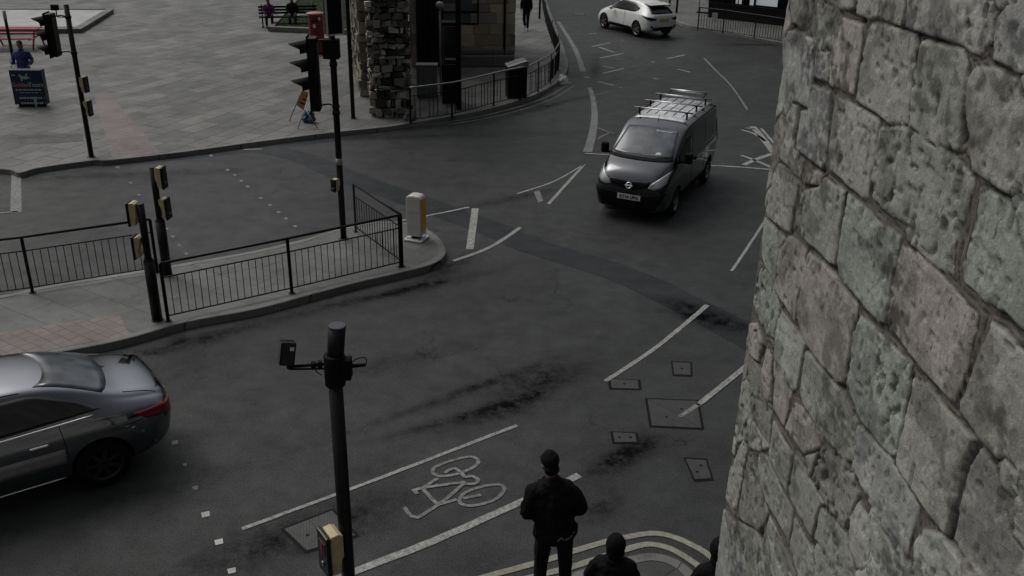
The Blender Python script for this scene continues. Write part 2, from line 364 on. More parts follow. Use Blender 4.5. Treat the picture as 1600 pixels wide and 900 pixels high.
# keep the run of the kerb from the far left round the corner to the wall
near = pave('pavement', nl, (0, k_+3), 'near_paving')
far_px = [(1008, 8), (1040, 20), (1066, 37), (1120, 47), (1170, 57), (1222, 67), (1300, 80), (1500, 112)]
fl = smooth_line(pts(far_px, KH), 4); k2 = len(fl); fl += [Vector((42, 40, KH)), Vector((42, 100, KH)), Vector((8.3, 100, KH)), G(990, -40, KH)]
farp = pave('pavement', fl, (0, k2-1), 'tarmac_paving')
# patches of other paving on the raised surfaces
sheet('tactile_paving', pts([(146, 148), (168, 143), (250, 239), (176, 248)], KH), KH+.004, 'tactile_pink', plaza)
sheet('tactile_paving', pts([(28, 213), (128, 208), (132, 221), (30, 226)], KH), KH+.004, 'tactile_grey', plaza)
sheet('tactile_paving', pts([(-120, 545), (0, 520), (186, 491), (203, 525), (140, 535), (0, 560), (-120, 583)], KH), KH+.004, 'tactile_pink', isl)
sheet('tactile_paving', pts([(258, 424), (400, 398), (470, 388), (478, 402), (290, 440)], KH), KH+.004, 'island_paving', isl)
# trench reinstatement band across the junction
ctr = [(395, 230), (470, 245), (560, 283), (640, 310), (700, 333), (770, 358), (830, 384), (910, 408), (1000, 440), (1090, 484), (1175, 530), (1240, 565)]
ribbon(smooth_line(pts(ctr), 4), [.75, .75], .004, 'road_patch', 'trench_asphalt', road, .02)
ribbon(smooth_line(pts([(50, 262+12), (200, 256), (380, 236), (520, 218), (640, 203), (760, 184), (860, 150)]), 4), .35, .003, 'kerb_shade_strip', 'trench_asphalt', road, .02)  # dark strip painting in the shade along the plaza kerb
# painted markings: (photo polyline, width m at both ends, material)
def mark(name, px, wd, m='road_paint', z=.008, jag=.004):
    p = pts(px); p = smooth_line(p, 8) if len(p) > 2 else [p[0].lerp(p[1], i/14) for i in range(15)]
    return ribbon(p, wd, z, name, m, road, jag)
def dash(name, px, m='road_paint', z=.008): return sheet(name, pts(px), z, m, road)
mark('lane_line', [(622, 346), (680, 335), (733, 324)], .07)
dash('hatch_bar', [(737, 326), (748, 326), (740, 390), (728, 390)])
mark('lane_line', [(708, 408), (765, 387), (813, 356)], .09)
mark('lane_line', [(808, 303), (865, 284), (913, 257)], [.06, .05])
mark('lane_line', [(857, 319), (913, 257)], .08)
dash('hatch_bar', [(834, 300), (843, 298), (849, 314), (841, 317)], 'faded_paint')
mark('centre_line', [(872, 34), (890, 62), (903, 87), (911, 112)], [.16, .22], 'faded_paint')
mark('centre_line', [(912, 120), (922, 122)], .22, 'faded_paint')
mark('centre_line', [(921, 137), (926, 152), (929, 180), (926, 208), (918, 238)], [.15, .25], 'faded_paint')
mark('lane_line', [(914, 240), (952, 242)], .09)
for q in ([(934, 200), (960, 210)], [(934, 217), (956, 206)], [(928, 158), (940, 159)], [(926, 150), (950, 144)]): mark('hatch_line', q, .06, 'faded_paint')
for q in ([(925, 73), (953, 67)], [(936, 74), (960, 82)], [(937, 91), (974, 84)], [(943, 104), (960, 107)], [(942, 115), (975, 107)], [(935, 128), (960, 134)], [(921, 53), (932, 53)],
          [(1042, 92), (1070, 86)], [(1058, 108), (1078, 113)], [(1017, 97), (1023, 97)], [(1021, 123), (1029, 124)], [(968, 137), (972, 137)], [(970, 63), (975, 63)]):
    mark('hatch_line', q, .11, 'road_paint')
mark('lane_line', [(1100, 91), (1118, 110), (1142, 134), (1168, 172)], [.09, .06], 'faded_paint')
mark('stop_line', [(1108, 259), (1150, 261), (1240, 268)], .09, 'road_paint')
for q, w_ in (([(1176, 198), (1190, 214), (1210, 240)], .20), ([(1158, 203), (1180, 210), (1196, 221)], .10), ([(1166, 200), (1180, 202)], .1), ([(1189, 201), (1212, 227)], .09), ([(1162, 258), (1185, 248), (1220, 236)], .15), ([(1158, 243), (1180, 251), (1210, 264)], .12)):
    mark('arrow_marking', q, w_, 'road_paint')
mark('lane_line', [(1143, 424), (1170, 384), (1202, 335)], .06)
mark('lane_line', [(946, 596), (1020, 547), (1070, 507), (1105, 477)], [.07, .09])
mark('lane_line', [(1090, 634), (1140, 594), (1200, 545)], [.09, .09], z=.012)
mark('lane_line', [(1062, 652), (1092, 632)], [.06, .08], 'faded_paint', z=.012)
mark('lane_line', [(378, 827), (600, 745), (808, 665)], [.06, .06], 'road_paint')
mark('lane_line', [(470, 932), (556, 893), (700, 836), (905, 743)], [.11, .11], 'road_paint')
mark('kerb_line', [(640, 936), (769, 899), (852, 876), (918, 855), (968, 842), (1017, 834), (1050, 839), (1083, 853), (1108, 869), (1150, 910)], [.085, .085], 'yellow_paint')
mark('kerb_line', [(690, 940), (828, 903), (891, 887), (925, 876), (988, 856), (1017, 851), (1050, 859), (1083, 879), (1103, 896), (1140, 935)], [.085, .085], 'yellow_paint')
mark('kerb_line', [(640, 199), (700, 191), (770, 178), (830, 161), (866, 146), (893, 128)], .05, 'faded_paint')
mark('kerb_line', [(700, 195), (770, 183), (833, 166), (870, 151), (897, 134)], .05, 'faded_paint')
dash('stop_line', [(18, 274), (33, 274), (34, 332), (16, 334)], 'faded_paint')
mark('lane_line', [(-40, 336), (28, 331)], .08, 'faded_paint'); mark('lane_line', [(380, 234), (410, 233)], .10, 'faded_paint')
for x, y, s_ in ((321, 804, 1), (342, 847, 1), (362, 892, 1), (305, 763, .7), (273, 692, .8), (289, 727, .5)):
    w_ = 7*s_; dash('crossing_stud', [(x-w_, y-2), (x+w_-1, y-w_*.7), (x+w_, y+w_*.4), (x-w_+2, y+w_*.8)], 'stud_paint' if s_ == 1 else 'faded_paint')
for x, y in ((184, 262), (204, 286), (217, 305), (261, 358), (270, 370), (280, 384), (291, 397), (330, 244), (356, 266), (367, 274), (377, 283), (387, 292), (407, 310), (422, 321), (435, 332), (447, 342), (461, 354)):
    dash('crossing_stud', [(x-4, y), (x-1, y-2), (x+4, y-.5), (x+1, y+2)], 'faded_paint')
# cycle symbol
sy = bpy.data.objects.new('cycle_symbol', None); COL.objects.link(sy); sy.parent = road; MW[sy] = MW[road]
def sym(l, closed=False, w_=.05):
    p = pts([(620+x/7.5, 700+y/7.5) for x, y in l])
    if closed: p = smooth_line(p+[p[0]], 6)
    elif len(p) > 2: p = smooth_line(p, 5)
    return p, w_
strokes = [sym([(440, 230), (600, 165), (830, 108), (940, 130), (945, 190), (850, 255), (700, 310), (520, 335), (440, 310), (420, 270)], True),
 sym([(740, 600), (800, 530), (950, 470), (1150, 432), (1245, 450), (1255, 500), (1180, 590), (1040, 650), (880, 680), (770, 665), (735, 630)], True),
 sym([(85, 695), (150, 785), (215, 815), (275, 805), (480, 675), (560, 650), (700, 605)]), sym([(780, 595), (990, 555)]), sym([(480, 675), (640, 550), (800, 410)]),
 sym([(480, 670), (390, 580), (310, 490)]), sym([(200, 505), (300, 475), (640, 425), (800, 405)]), sym([(310, 470), (480, 360)]), sym([(190, 490), (240, 545)]),
 sym([(560, 300), (680, 245), (800, 350)]), sym([(800, 350), (880, 338), (945, 370), (940, 410), (880, 430), (800, 425)])]
mbs = MB()
for p, w_ in strokes:
    path = [Vector((q[0], q[1], 0)) for q in p]; vs = []; n = len(path)
    for i, q in enumerate(path):
        d = path[min(i+1, n-1)]-path[max(i-1, 0)]; d.normalize(); s_ = Vector((-d.y, d.x, 0))*w_/2; zz = Vector((0, 0, .008+.0004*strokes.index((p, w_))))
        vs += [q+s_+zz, q-s_+zz]
    mbs.add(vs, [(2*i, 2*i+1, 2*i+3, 2*i+2) for i in range(n-1)])
bpy.data.objects.remove(sy); mbs.build('cycle_symbol', 'faded_paint', road)
# manhole covers: frame + plates
def cover(px, label, nsplit=1, diag=True, group='inspection covers in the road by the stone wall'):
    p = pts(px); c = sum(p, Vector())/len(p); t = thing('manhole_cover', (c.x, c.y, 0), 0, label, 'manhole cover', group)
    q = [(v-c) for v in p]
    def inset(k): return [v*(1-k/ v.length) for v in q]
    o_, i_ = inset(-.018), inset(.0)
    fr = MB()
    n = len(q)
    for i in range(n):
        a, b = o_[i], o_[(i+1) % n]; c2, d2 = i_[(i+1) % n], i_[i]
        fr.add([(a.x, a.y, .006), (b.x, b.y, .006), (c2.x, c2.y, .006), (d2.x, d2.y, .006)], [(0, 1, 2, 3)])
    fr.build('frame', 'black_matt', t)
    i2 = inset(.03)
    def plate(vs):
        cc = sum(vs, Vector())/len(vs); mb = MB(); vv = [cc+(v-cc)*.985 for v in vs]
        mb.prism([(v.x, v.y) for v in vv], .002, .010)
        mb.build('plate', 'iron_tread', t)
        mb = MB(); mb.cyl((cc.x, cc.y, .009), (cc.x, cc.y, .0115), .022, n=10); mb.build('key_hole', 'black_matt', t)
    if nsplit == 2 and diag: plate([i2[0], i2[1], i2[2]]); plate([i2[0], i2[2], i2[3]])
    elif nsplit == 2:
        m1 = i2[0].lerp(i2[1], .5); m2 = i2[3].lerp(i2[2], .5); plate([i2[0], m1, m2, i2[3]]); plate([m1, i2[1], i2[2], m2])
    else: plate(i2)
    MB().add([(v.x, v.y, .0045) for v in i_], [tuple(range(n))]).build('recess', 'black_matt', t)
    return t
m, n, l, b = nodes('iron_tread'); t_ = n.new('ShaderNodeTexCoord').outputs['Object']
mp = n.new('ShaderNodeMapping'); mp.inputs['Rotation'].default_value = (0, 0, R(35)); l.new(t_, mp.inputs['Vector'])
ck = n.new('ShaderNodeTexChecker'); ck.inputs['Scale'].default_value = 42; l.new(mp.outputs[0], ck.inputs['Vector'])
ck.inputs['Color1'].default_value = (.065, .065, .062, 1); ck.inputs['Color2'].default_value = (.030, .030, .029, 1)
f_ = nz(n, l, t_, 6, 5, .7, .3, .7, .6, 1.3); vs_ = n.new('ShaderNodeVectorMath'); vs_.operation = 'SCALE'; l.new(ck.outputs[0], vs_.inputs[0]); l.new(f_, vs_.inputs['Scale']); l.new(vs_.outputs[0], b.inputs['Base Color'])
b.inputs['Roughness'].default_value = .5
bp = n.new('ShaderNodeBump'); bp.inputs['Distance'].default_value = .004; l.new(ck.outputs['Fac'], bp.inputs['Height']); l.new(bp.outputs[0], b.inputs['Normal'])
cover([(1009, 623), (1091, 626), (1099, 671), (1016, 667)], 'largest rectangular iron manhole cover, its corner crossed by a worn white line', 2)
cover([(951, 592), (999, 594), (1001, 609), (953, 608)], 'long narrow iron cover at the lower end of the white line, nearest the centre', 1)
cover([(1049, 565), (1080, 567), (1081, 588), (1052, 587)], 'small square iron cover above the largest cover', 1)
cover([(955, 675), (995, 677), (998, 692), (958, 693)], 'small rectangular iron cover beside the dark oily stain', 2, False)
cover([(1069, 716), (1104, 718), (1114, 750), (1085, 752)], 'two-triangle iron cover nearest the foot of the stone wall', 2)
cover([(440, 827), (520, 796), (560, 838), (478, 864)], 'large worn cover of two plates behind the camera pole', 2, False, 'large worn covers')
cover([(896, 20), (913, 20), (915, 24), (898, 24)], 'small pale cover in the far road left of the white car', 1, True, 'far small covers')
# ------------------------------------------------------------------ stone wall on the right
WB = R(-4.2); WD = np.array([math.sin(WB), math.cos(WB), 0]); WN = np.array([-math.cos(WB), math.sin(WB), 0]); WP = -WN*1.2
def wall_sz(px, py):
    d = ray(px, py); c = np.array([0, 0, CH]); t = ((WP-c)@WN)/(d@WN); p = c+d*t; return ((p-WP)@WD, p[2])
T1 = lambda l: [(1180+x/3.81, y/3.81) for x, y in l]
T2 = lambda l: [(1180+x/3.81, 200+y/3.81) for x, y in l]
T3 = lambda l: [(1140+x/3.81, 400+y/3.81) for x, y in l]
# outlines of the single stones, (outline, tint index, pitted 0..1)
ST = [
 (T1([(210, -80), (360, -60), (335, 100), (280, 165), (185, 120), (190, 40)]), 5, .9),
 (T1([(165, 158), (355, 232), (352, 470), (335, 655), (150, 548), (140, 350)]), 3, 0),
 (T1([(380, 15), (505, 55), (490, 230), (455, 305), (372, 300), (338, 190)]), 1, .2),
 (T1([(372, 312), (453, 322), (443, 490), (358, 452)]), 3, .1),
 (T1([(508, 92), (640, 140), (640, 260), (590, 555), (448, 508), (458, 250)]), 2, .2),
 (T1([(400, -60), (600, -50), (592, 45), (508, 40), (430, 15)]), 1, .1),
 (T1([(615, -60), (750, -60), (747, 100), (700, 112), (608, 75)]), 0, .1),
 (T1([(757, -60), (905, -60), (880, 165), (752, 110)]), 0, .2),
 (T1([(915, -60), (1480, -60), (1430, 130), (1420, 250), (1340, 325), (1240, 268), (890, 170)]), 4, 1),
 (T1([(1490, -60), (1800, -60), (1800, 480), (1600, 428), (1425, 358), (1437, 180)]), 3, .15),
 (T1([(700, 150), (780, 150), (940, 203), (962, 300), (910, 738), (800, 728), (605, 588), (640, 330)]), 0, .1),
 (T1([(1010, 242), (1060, 262), (1240, 288), (1270, 380), (1235, 700), (1215, 885), (1180, 892), (1060, 850), (930, 755), (958, 450)]), 1, .3),
 (T1([(1320, 403), (1420, 405), (1600, 490), (1800, 570), (1800, 1290), (1600, 1190), (1440, 1100), (1300, 1020), (1280, 800), (1250, 600), (1260, 470)]), 0, .15),
 (T1([(135, 572), (250, 622), (235, 880), (295, 950), (270, 1058), (240, 1045), (110, 890)]), 0, 0),
 (T1([(350, 492), (453, 562), (438, 880), (408, 1003), (262, 888), (282, 660), (335, 662)]), 3, .05),
 (T1([(490, 582), (600, 618), (743, 722), (733, 800), (678, 1168), (640, 1168), (450, 1000), (445, 900)]), 0, .15),
 (T2([(752, -5), (870, -5), (930, 5), (1060, 100), (1180, 140), (1278, 262), (1308, 322), (1190, 700), (1178, 858), (1090, 838), (922, 680), (902, 560), (800, 500), (702, 400), (702, 300)]), 1, .55),
 (T2([(115, 187), (200, 243), (263, 330), (213, 628), (75, 528), (60, 450), (78, 260)]), 0, 0),
 (T2([(322, 228), (420, 283), (392, 340), (300, 330)]), 2, .6),
 (T2([(420, 295), (543, 373), (480, 818), (430, 798), (245, 600), (282, 380), (390, 350)]), 1, 1),
 (T3([(712, -370), (1028, -112), (980, 112), (940, 398), (900, 398), (665, 130), (648, 20)]), 6, .3),
 ([(1547.5, 295), (1610, 330), (1680, 365), (1680, 560), (1600, 512), (1579, 496), (1506, 437), (1504, 415), (1511, 404), (1532, 306)], 6, .2),
 ([(1196, 340), (1230, 375), (1219, 396), (1210, 445), (1200, 428), (1192, 400)], 6, .2),
 (T3([(374, -120), (460, -34), (391, 398), (263, 180), (288, 112), (285, 0), (294, -88)]), 2, 0),
 (T3([(470, -20), (600, 92), (770, 292), (732, 480), (685, 760), (642, 758), (463, 540), (403, 378), (440, 80)]), 2, .15),
 (T3([(190, 78), (240, 92), (308, 312), (260, 538), (177, 380), (150, 290), (165, 150)]), 6, .45),
 (T3([(312, 323), (450, 522), (400, 798), (370, 788), (262, 590), (283, 430)]), 7, 0),
 (T3([(85, 412), (172, 402), (202, 520), (180, 622), (95, 562), (70, 500)]), 2, .5),
 (T3([(230, 542), (258, 600), (250, 860), (212, 860), (200, 700)]), 2, .2),
 (T3([(110, 575), (170, 640), (205, 700), (205, 900), (120, 860)]), 5, .8),
 ([(1210, 561), (1239, 610), (1236, 622), (1226, 666), (1210, 642)], 2, .05),
 ([(1260, 548), (1308, 603), (1343, 657), (1333, 722), (1320, 722), (1287, 679), (1254, 627), (1251, 612)], 1, .2),
 ([(1348, 493), (1426, 568), (1424, 600), (1401, 711), (1393, 712), (1346, 655), (1325, 602), (1335, 526)], 6, .7),
 ([(1432, 594), (1452, 598), (1522, 687), (1509, 717), (1481, 838), (1447, 796), (1405, 733), (1404, 710)], 0, .1),
 ([(1412, 383), (1438, 399), (1529, 490), (1513, 574), (1493, 624), (1484, 621), (1430, 563), (1389, 506), (1389, 477), (1405, 400)], 2, 0),
 ([(1553, 503), (1600, 546), (1680, 610), (1680, 860), (1600, 762), (1531, 683), (1503, 642), (1504, 625), (1521, 585)], 0, .3),
 ([(1532, 701), (1600, 779), (1680, 870), (1680, 1000), (1560, 950), (1520, 896), (1491, 843), (1514, 733)], 4, .35),
 ([(1344, 664), (1390, 714), (1437, 793), (1413, 876), (1407, 879), (1343, 750), (1334, 733), (1338, 693)], 3, .25),
 ([(1444, 828), (1473, 834), (1512, 893), (1513, 940), (1418, 930), (1430, 850)], 7, .5),
 ([(1344, 784), (1379, 847), (1370, 893), (1378, 920), (1350, 905), (1328, 847), (1331, 810)], 0, .05),
 ([(1244, 628), (1257, 638), (1286, 680), (1280, 699), (1257, 709), (1228, 670)], 2, .05),
 ([(1261, 713), (1279, 708), (1267, 745)], 0, 0),
 ([(1244, 711), (1251, 714), (1289, 787), (1280, 793), (1270, 839), (1234, 773)], 1, .05),
 ([(1211, 658), (1239, 710), (1230, 766), (1204, 713)], 1, .1),
 ([(1174, 604), (1206, 640), (1203, 699), (1178, 653), (1170, 630)], 5, .3),
 ([(1188, 708), (1200, 714), (1239, 797), (1233, 849), (1194, 773), (1184, 740)], 1, .1),
 ([(1244, 808), (1282, 877), (1277, 920), (1253, 906), (1236, 857)], 1, .2),
 ([(1284, 794), (1322, 830), (1339, 893), (1345, 930), (1297, 901), (1274, 840)], 1, .3),
 ([(1284, 701), (1330, 728), (1343, 773), (1323, 829), (1291, 787), (1271, 750)], 5, .9),
 ([(1162, 687), (1168, 701), (1150, 806), (1133, 773), (1140, 740)], 4, .1),
 ([(1174, 708), (1193, 774), (1203, 800), (1187, 832), (1154, 807), (1167, 733)], 5, .5),
 ([(1204, 804), (1246, 897), (1240, 930), (1210, 906), (1194, 847)], 1, .2),
 ([(1154, 814), (1183, 831), (1206, 897), (1200, 940), (1170, 900), (1157, 840)], 1, .3),
 ([(1150, 560), (1174, 604), (1172, 630), (1178, 655), (1170, 688), (1145, 690)], 1, .2),
 ([(1160, 575), (1212, 642), (1207, 641), (1173, 603)], 5, .4),
 ([(1176, 655), (1203, 700), (1187, 706), (1172, 700), (1170, 690)], 1, .2),
 ([(1128, 790), (1150, 815), (1158, 850), (1172, 905), (1165, 940), (1110, 910), (1120, 830)], 3, .2)]
polys = [([wall_sz(*p) for p in o], t, q) for o, t, q in ST]
SIL = [(1229, -60), (1228, 0), (1222, 40), (1219, 100), (1216, 145), (1212, 200), (1209, 238), (1203, 262), (1200, 300), (1199, 340), (1196, 362), (1194, 395), (1192, 425), (1183, 440), (1181, 480), (1183, 505), (1166, 512), (1161, 530), (1166, 550), (1176, 575), (1174, 620), (1172, 660), (1170, 685), (1160, 692), (1150, 730), (1141, 770), (1130, 805), (1124, 850), (1119, 900), (1116, 940)]
sil = sorted([wall_sz(*p)[::-1] for p in SIL])
# generic coursed stones wherever the photo shows none
rg = random.Random(3); z = -.1; tr = [(np.array(p)) for p, _, _ in polys]
def in_frame(s, zz):
    P = WP+WD*s+np.array([0, 0, zz]); v = P-np.array([0, 0, CH]); d = -(v@CB)
    if d < .1 or s > np.interp(zz, [a[0] for a in sil], [a[1] for a in sil])+.05: return False
    x = 800+F*(v@CR)/d; y = 450-F*(v@CU)/d; return 1100 < x < 1625 and -30 < y < 915
gen = []
while z < 8.4:
    h = rg.uniform(.2, .34); s = -3.4+rg.uniform(0, .3)
    while s < 9.6:
        w_ = rg.uniform(.22, .6)
        if not in_frame(s+w_/2, z+h/2):
            g = .010; j = lambda: rg.uniform(-.012, .012)
            gen.append(([(s+g+j(), z+g+j()), (s+w_-g+j(), z+g+j()), (s+w_-g+j(), z+h-g+j()), (s+g+j(), z+h-g+j())], rg.randrange(8), rg.choice([0, .1, .3, .8])))
        s += w_
    z += h
def vnoise(x, y, z, seed=0):
    xi, yi, zi = np.floor(x).astype(np.int64), np.floor(y).astype(np.int64), np.floor(z).astype(np.int64)
    xf, yf, zf = x-xi, y-yi, z-zi; u, v, w_ = [t*t*(3-2*t) for t in (xf, yf, zf)]
    def hsh(a, b, c):
        n = (a*374761393+b*668265263+c*2147483647+seed*974634777) & 0xffffffff
        n = ((n ^ (n >> 13))*1274126177) & 0xffffffff; return ((n ^ (n >> 16)) & 0xffff)/65535.
    r = 0
    for a in (0, 1):
        for b in (0, 1):
            for c in (0, 1):
                r = r+hsh(xi+a, yi+b, zi+c)*(u if a else 1-u)*(v if b else 1-v)*(w_ if c else 1-w_)
    return r
def fbm(x, y, z, o=4, seed=0):
    r = 0; a = .5; t = 0
    for i in range(o): r = r+a*vnoise(x, y, z, seed+i*7); t += a; a *= .55; x, y, z = x*2.03, y*2.03, z*2.03
    return r/t
zs = np.concatenate([np.arange(-.05, 3.9, .035), np.arange(3.9, 7.0, .0062), np.arange(7.0, 8.3, .04)])
fs = np.concatenate([np.arange(-3, 1.15, .05), np.arange(1.15, 3.35, .0062)])
sc = np.interp(zs, [a[0] for a in sil], [a[1] for a in sil]); sc = np.where(zs < 3.9, sc, sc)
RC = .05
cols = []
# columns: flat part (last 0.3 m stretched to the uneven corner), arc, end face, back
flat = list(fs); extra = np.linspace(0, 1, 70)[1:]
Sg = []; Pg = []; Ng = []
for s0 in flat:
    Sg.append(np.full_like(zs, s0)); Pg.append((np.full_like(zs, s0), np.zeros_like(zs))); Ng.append((0, 1))
last = flat[-1]
for e in extra:
    s_ = last+(sc-RC-last)*e; Sg.append(s_); Pg.append((s_, np.zeros_like(zs))); Ng.append((0, 1))
for a in np.linspace(0, math.pi/2, 12)[1:]:
    Sg.append(sc-RC+RC*a); Pg.append((sc-RC+RC*math.sin(a), np.full_like(zs, -RC+RC*math.cos(a)))); Ng.append((math.sin(a), math.cos(a)))
for q in np.concatenate([np.arange(.01, .3, .01), np.arange(.33, 1.8, .05)]):
    Sg.append(sc-RC+RC*1.57+q); Pg.append((sc, np.full_like(zs, -RC-q))); Ng.append((1, 0))
for q in np.arange(.1, 6.8, .1):
    Sg.append(sc+1.8+q); Pg.append((sc-q, np.full_like(zs, -RC-1.8))); Ng.append((0, -1))
S = np.array(Sg); Z = np.broadcast_to(zs, S.shape).copy(); PA = np.array([p[0] for p in Pg]); PB = np.array([p[1] for p in Pg]); NA = np.array(Ng, float)
nc, nr = S.shape
wx = (fbm(S*9, Z*9, S*0, 4, 1)-.5)*.017; wz = (fbm(S*9, Z*9, S*0+5, 4, 2)-.5)*.017
Sx, Zx = (S+wx).ravel(), (Z+wz).ravel()
best = np.full(Sx.shape, -1.); idx = np.full(Sx.shape, -1); bst2 = np.full(Sx.shape, -1.); allp = polys+gen
for k, (po, t_, q_) in enumerate(allp):
    a = np.array(po); lo = a.min(0)-.06; hi = a.max(0)+.06
    sel = np.where((Sx > lo[0]) & (Sx < hi[0]) & (Zx > lo[1]) & (Zx < hi[1]))[0]
    if not len(sel): continue
    x, y = Sx[sel], Zx[sel]; dmin = np.full(x.shape, 9.); ins = np.zeros(x.shape, bool)
    for i in range(len(a)):
        p, q = a[i], a[(i+1) % len(a)]; e = q-p; t = np.clip(((x-p[0])*e[0]+(y-p[1])*e[1])/(e@e+1e-12), 0, 1)
        dmin = np.minimum(dmin, np.hypot(x-p[0]-t*e[0], y-p[1]-t*e[1]))
        c = ((p[1] > y) != (q[1] > y)); xx = (q[0]-p[0])*(y-p[1])/((q[1]-p[1]) if q[1] != p[1] else 1e-9)+p[0]; ins ^= c & (x < xx)
    sd_ = np.where(ins, dmin, -dmin); m_ = sd_ > np.where(idx[sel] < 0, -1, best[sel]); nm = ~m_; bst2[sel[nm]] = np.maximum(bst2[sel[nm]], sd_[nm]); upd = sel[m_]; bst2[upd] = np.where(idx[upd] < 0, -1, best[upd]); best[upd] = sd_[m_]; idx[upd] = k
rs = np.random.RandomState(5); K = len(allp)
off = rs.uniform(-.004, .010, K+1); tx, tz = rs.uniform(-.012, .012, K+1), rs.uniform(-.012, .012, K+1)
cen = np.array([np.mean(np.array(p[0]), 0) for p in allp]+[(0, 0)]); tint = np.array([p[1] for p in allp]+[0]); pit = np.array([p[2] for p in allp]+[.3])
TI = np.array([(.47, .455, .415), (.40, .392, .36), (.44, .395, .365), (.43, .42, .415), (.44, .425, .405), (.30, .29, .265), (.40, .412, .38), (.52, .515, .485)])
x, y = Sx, Zx
st = np.clip((best+.005)/.006, 0, 1); st = st*st*(3-2*st)
n1 = fbm(x*14, y*14, x*0, 5, 11); n2 = fbm(x*60, y*60, x*0, 4, 12); n3 = fbm(x*3, y*3, x*0, 4, 13); n4 = fbm(x*28, y*14, x*0+3, 4, 17)
pits = np.clip((fbm(x*30, y*22, x*0, 5, 21)-.635+.03*pit[idx])/.04, 0, 1)*pit[idx]*np.clip((n3-.46)/.1, 0, 1)+.35*np.clip((vnoise(x*55, y*40, x*0, 77)-.80)/.08, 0, 1)*np.clip((n3-.35)/.1, 0, 1)
stoneh = .0042+off[idx]*.4+tx[idx]*(x-cen[idx, 0])+tz[idx]*(y-cen[idx, 1])+(n1-.5)*.004+(n4-.5)*(.002+.006*pit[idx])+(np.abs(fbm(x*8+y*3, y*22-x*6, x*0, 3, 41)-.5)-.1)*.008+(n2-.5)*.003-pits*.020
mort = -.001+(n1-.5)*.006+(n2-.5)*.005-np.clip((.43-n3)/.04, 0, 1)*.013
crk = np.clip(1.25-(best-bst2)/.0052, 0, 1)
hgt = (mort*(1-st)+stoneh*st-crk*.006*np.clip((n1-.30)/.12, .3, 1)).reshape(nc, nr)
base = TI[tint[idx]]*(.9+.2*rs.rand(K+1)[idx])[:, None]
mot = (.72+.50*n1+.5*(n3-.5)+.35*(n2-.5)); base = base*np.array([.90, .925, .895])*mot[:, None]*(1-.55*pits[:, None])
lich = np.clip((fbm(x*7, y*7, x*0, 6, 31)-.56)/.05, 0, 1)[:, None]; base = base*(1-lich*.34); soot = np.clip((fbm(x*3.5, y*5, x*0, 6, 37)-.60)/.06, 0, 1)[:, None]*np.clip((fbm(x*34, y*34, x*0, 4, 38)-.4)/.15, 0, 1)[:, None]; base = base*(1-soot*.55)
mc_ = np.array([.165, .15, .135])*(.75+.5*n1)[:, None]
crv = np.clip(1.15-np.abs(best+.005)/.0036, 0, 1)[:, None]          # thin dark line along the joint edges
colv = (mc_*(1-st[:, None])+base*st[:, None])*(1-.80*crv*np.clip((n1-.36)/.12, .2, 1)[:, None])*(1-.66*crk[:, None]*np.clip((n1-.28)/.12, .35, 1)[:, None])
sdirs = PA[..., None]*WD+WP+PB[..., None]*WN; Pw = sdirs+np.stack([0*Z, 0*Z, Z], -1)
nrm = NA[:, None, 0:1]*WD+NA[:, None, 1:2]*WN
Pw = Pw+nrm*hgt[..., None]
me = bpy.data.meshes.new('stone_wall'); V = Pw.reshape(-1, 3)
ii = np.arange(nc-1)[:, None]*nr+np.arange(nr-1)[None]; quads = np.stack([ii, ii+nr, ii+nr+1, ii+1], -1).reshape(-1, 4)
me.vertices.add(len(V)); me.vertices.foreach_set('co', V.ravel()); me.loops.add(quads.size); me.loops.foreach_set('vertex_index', quads.ravel())
me.polygons.add(len(quads)); me.polygons.foreach_set('loop_start', np.arange(0, quads.size, 4)); me.polygons.foreach_set('loop_total', np.full(len(quads), 4))
me.polygons.foreach_set('use_smooth', np.ones(len(quads), bool)); me.update()
ca = me.color_attributes.new('stone', 'FLOAT_COLOR', 'POINT'); ca.data.foreach_set('color', np.concatenate([colv, np.ones((len(colv), 1))], 1).ravel().astype(np.float32))
m, n, l, b = nodes('wall_stone'); at = n.new('ShaderNodeAttribute'); at.attribute_name = 'stone'; tt = n.new('ShaderNodeTexCoord').outputs['Object']
sm_ = n.new('ShaderNodeMapping'); sm_.inputs['Scale'].default_value = (1, 1, .45); l.new(tt, sm_.inputs['Vector']); sv_ = sm_.outputs[0]
f = mth(n, l, 'MULTIPLY', nz(n, l, tt, 110, 4, .85, .3, .7, .74, 1.24), nz(n, l, tt, 16, 6, .8, .3, .7, .76, 1.22))
f = mth(n, l, 'MULTIPLY', f, mth(n, l, 'SUBTRACT', 1., mth(n, l, 'MULTIPLY', nz(n, l, sv_, 46, 5, .7, .60, .66, 0, .6), nz(n, l, tt, 3.5, 3, .6, .44, .56))))
f = mth(n, l, 'MULTIPLY', f, mth(n, l, 'SUBTRACT', 1., nz(n, l, sv_, 13, 8, .8, .62, .68, 0, .38)))
vs_ = n.new('ShaderNodeVectorMath'); vs_.operation = 'SCALE'; l.new(at.outputs['Color'], vs_.inputs[0]); l.new(f, vs_.inputs['Scale']); l.new(vs_.outputs[0], b.inputs['Base Color'])
b.inputs['Roughness'].default_value = .85; b.inputs['Specular IOR Level'].default_value = .3
bp = n.new('ShaderNodeBump'); bp.inputs['Strength'].default_value = .8; bp.inputs['Distance'].default_value = .004; l.new(f, bp.inputs['Height']); l.new(bp.outputs[0], b.inputs['Normal'])
me.materials.append(m); wo = link('stone_wall', me)
tag(wo, 'tall pale limestone block wall rising at the right edge, close to the camera', 'wall')
paving('coping', (.2, .19, .17), (.26, .25, .22), 4, .6, .4, .01)
cap = MB(); mat3 = Matrix(((WD[0], WN[0], 0, 0), (WD[1], WN[1], 0, 0), (0, 0, 1, 0), (0, 0, 0, 1)))
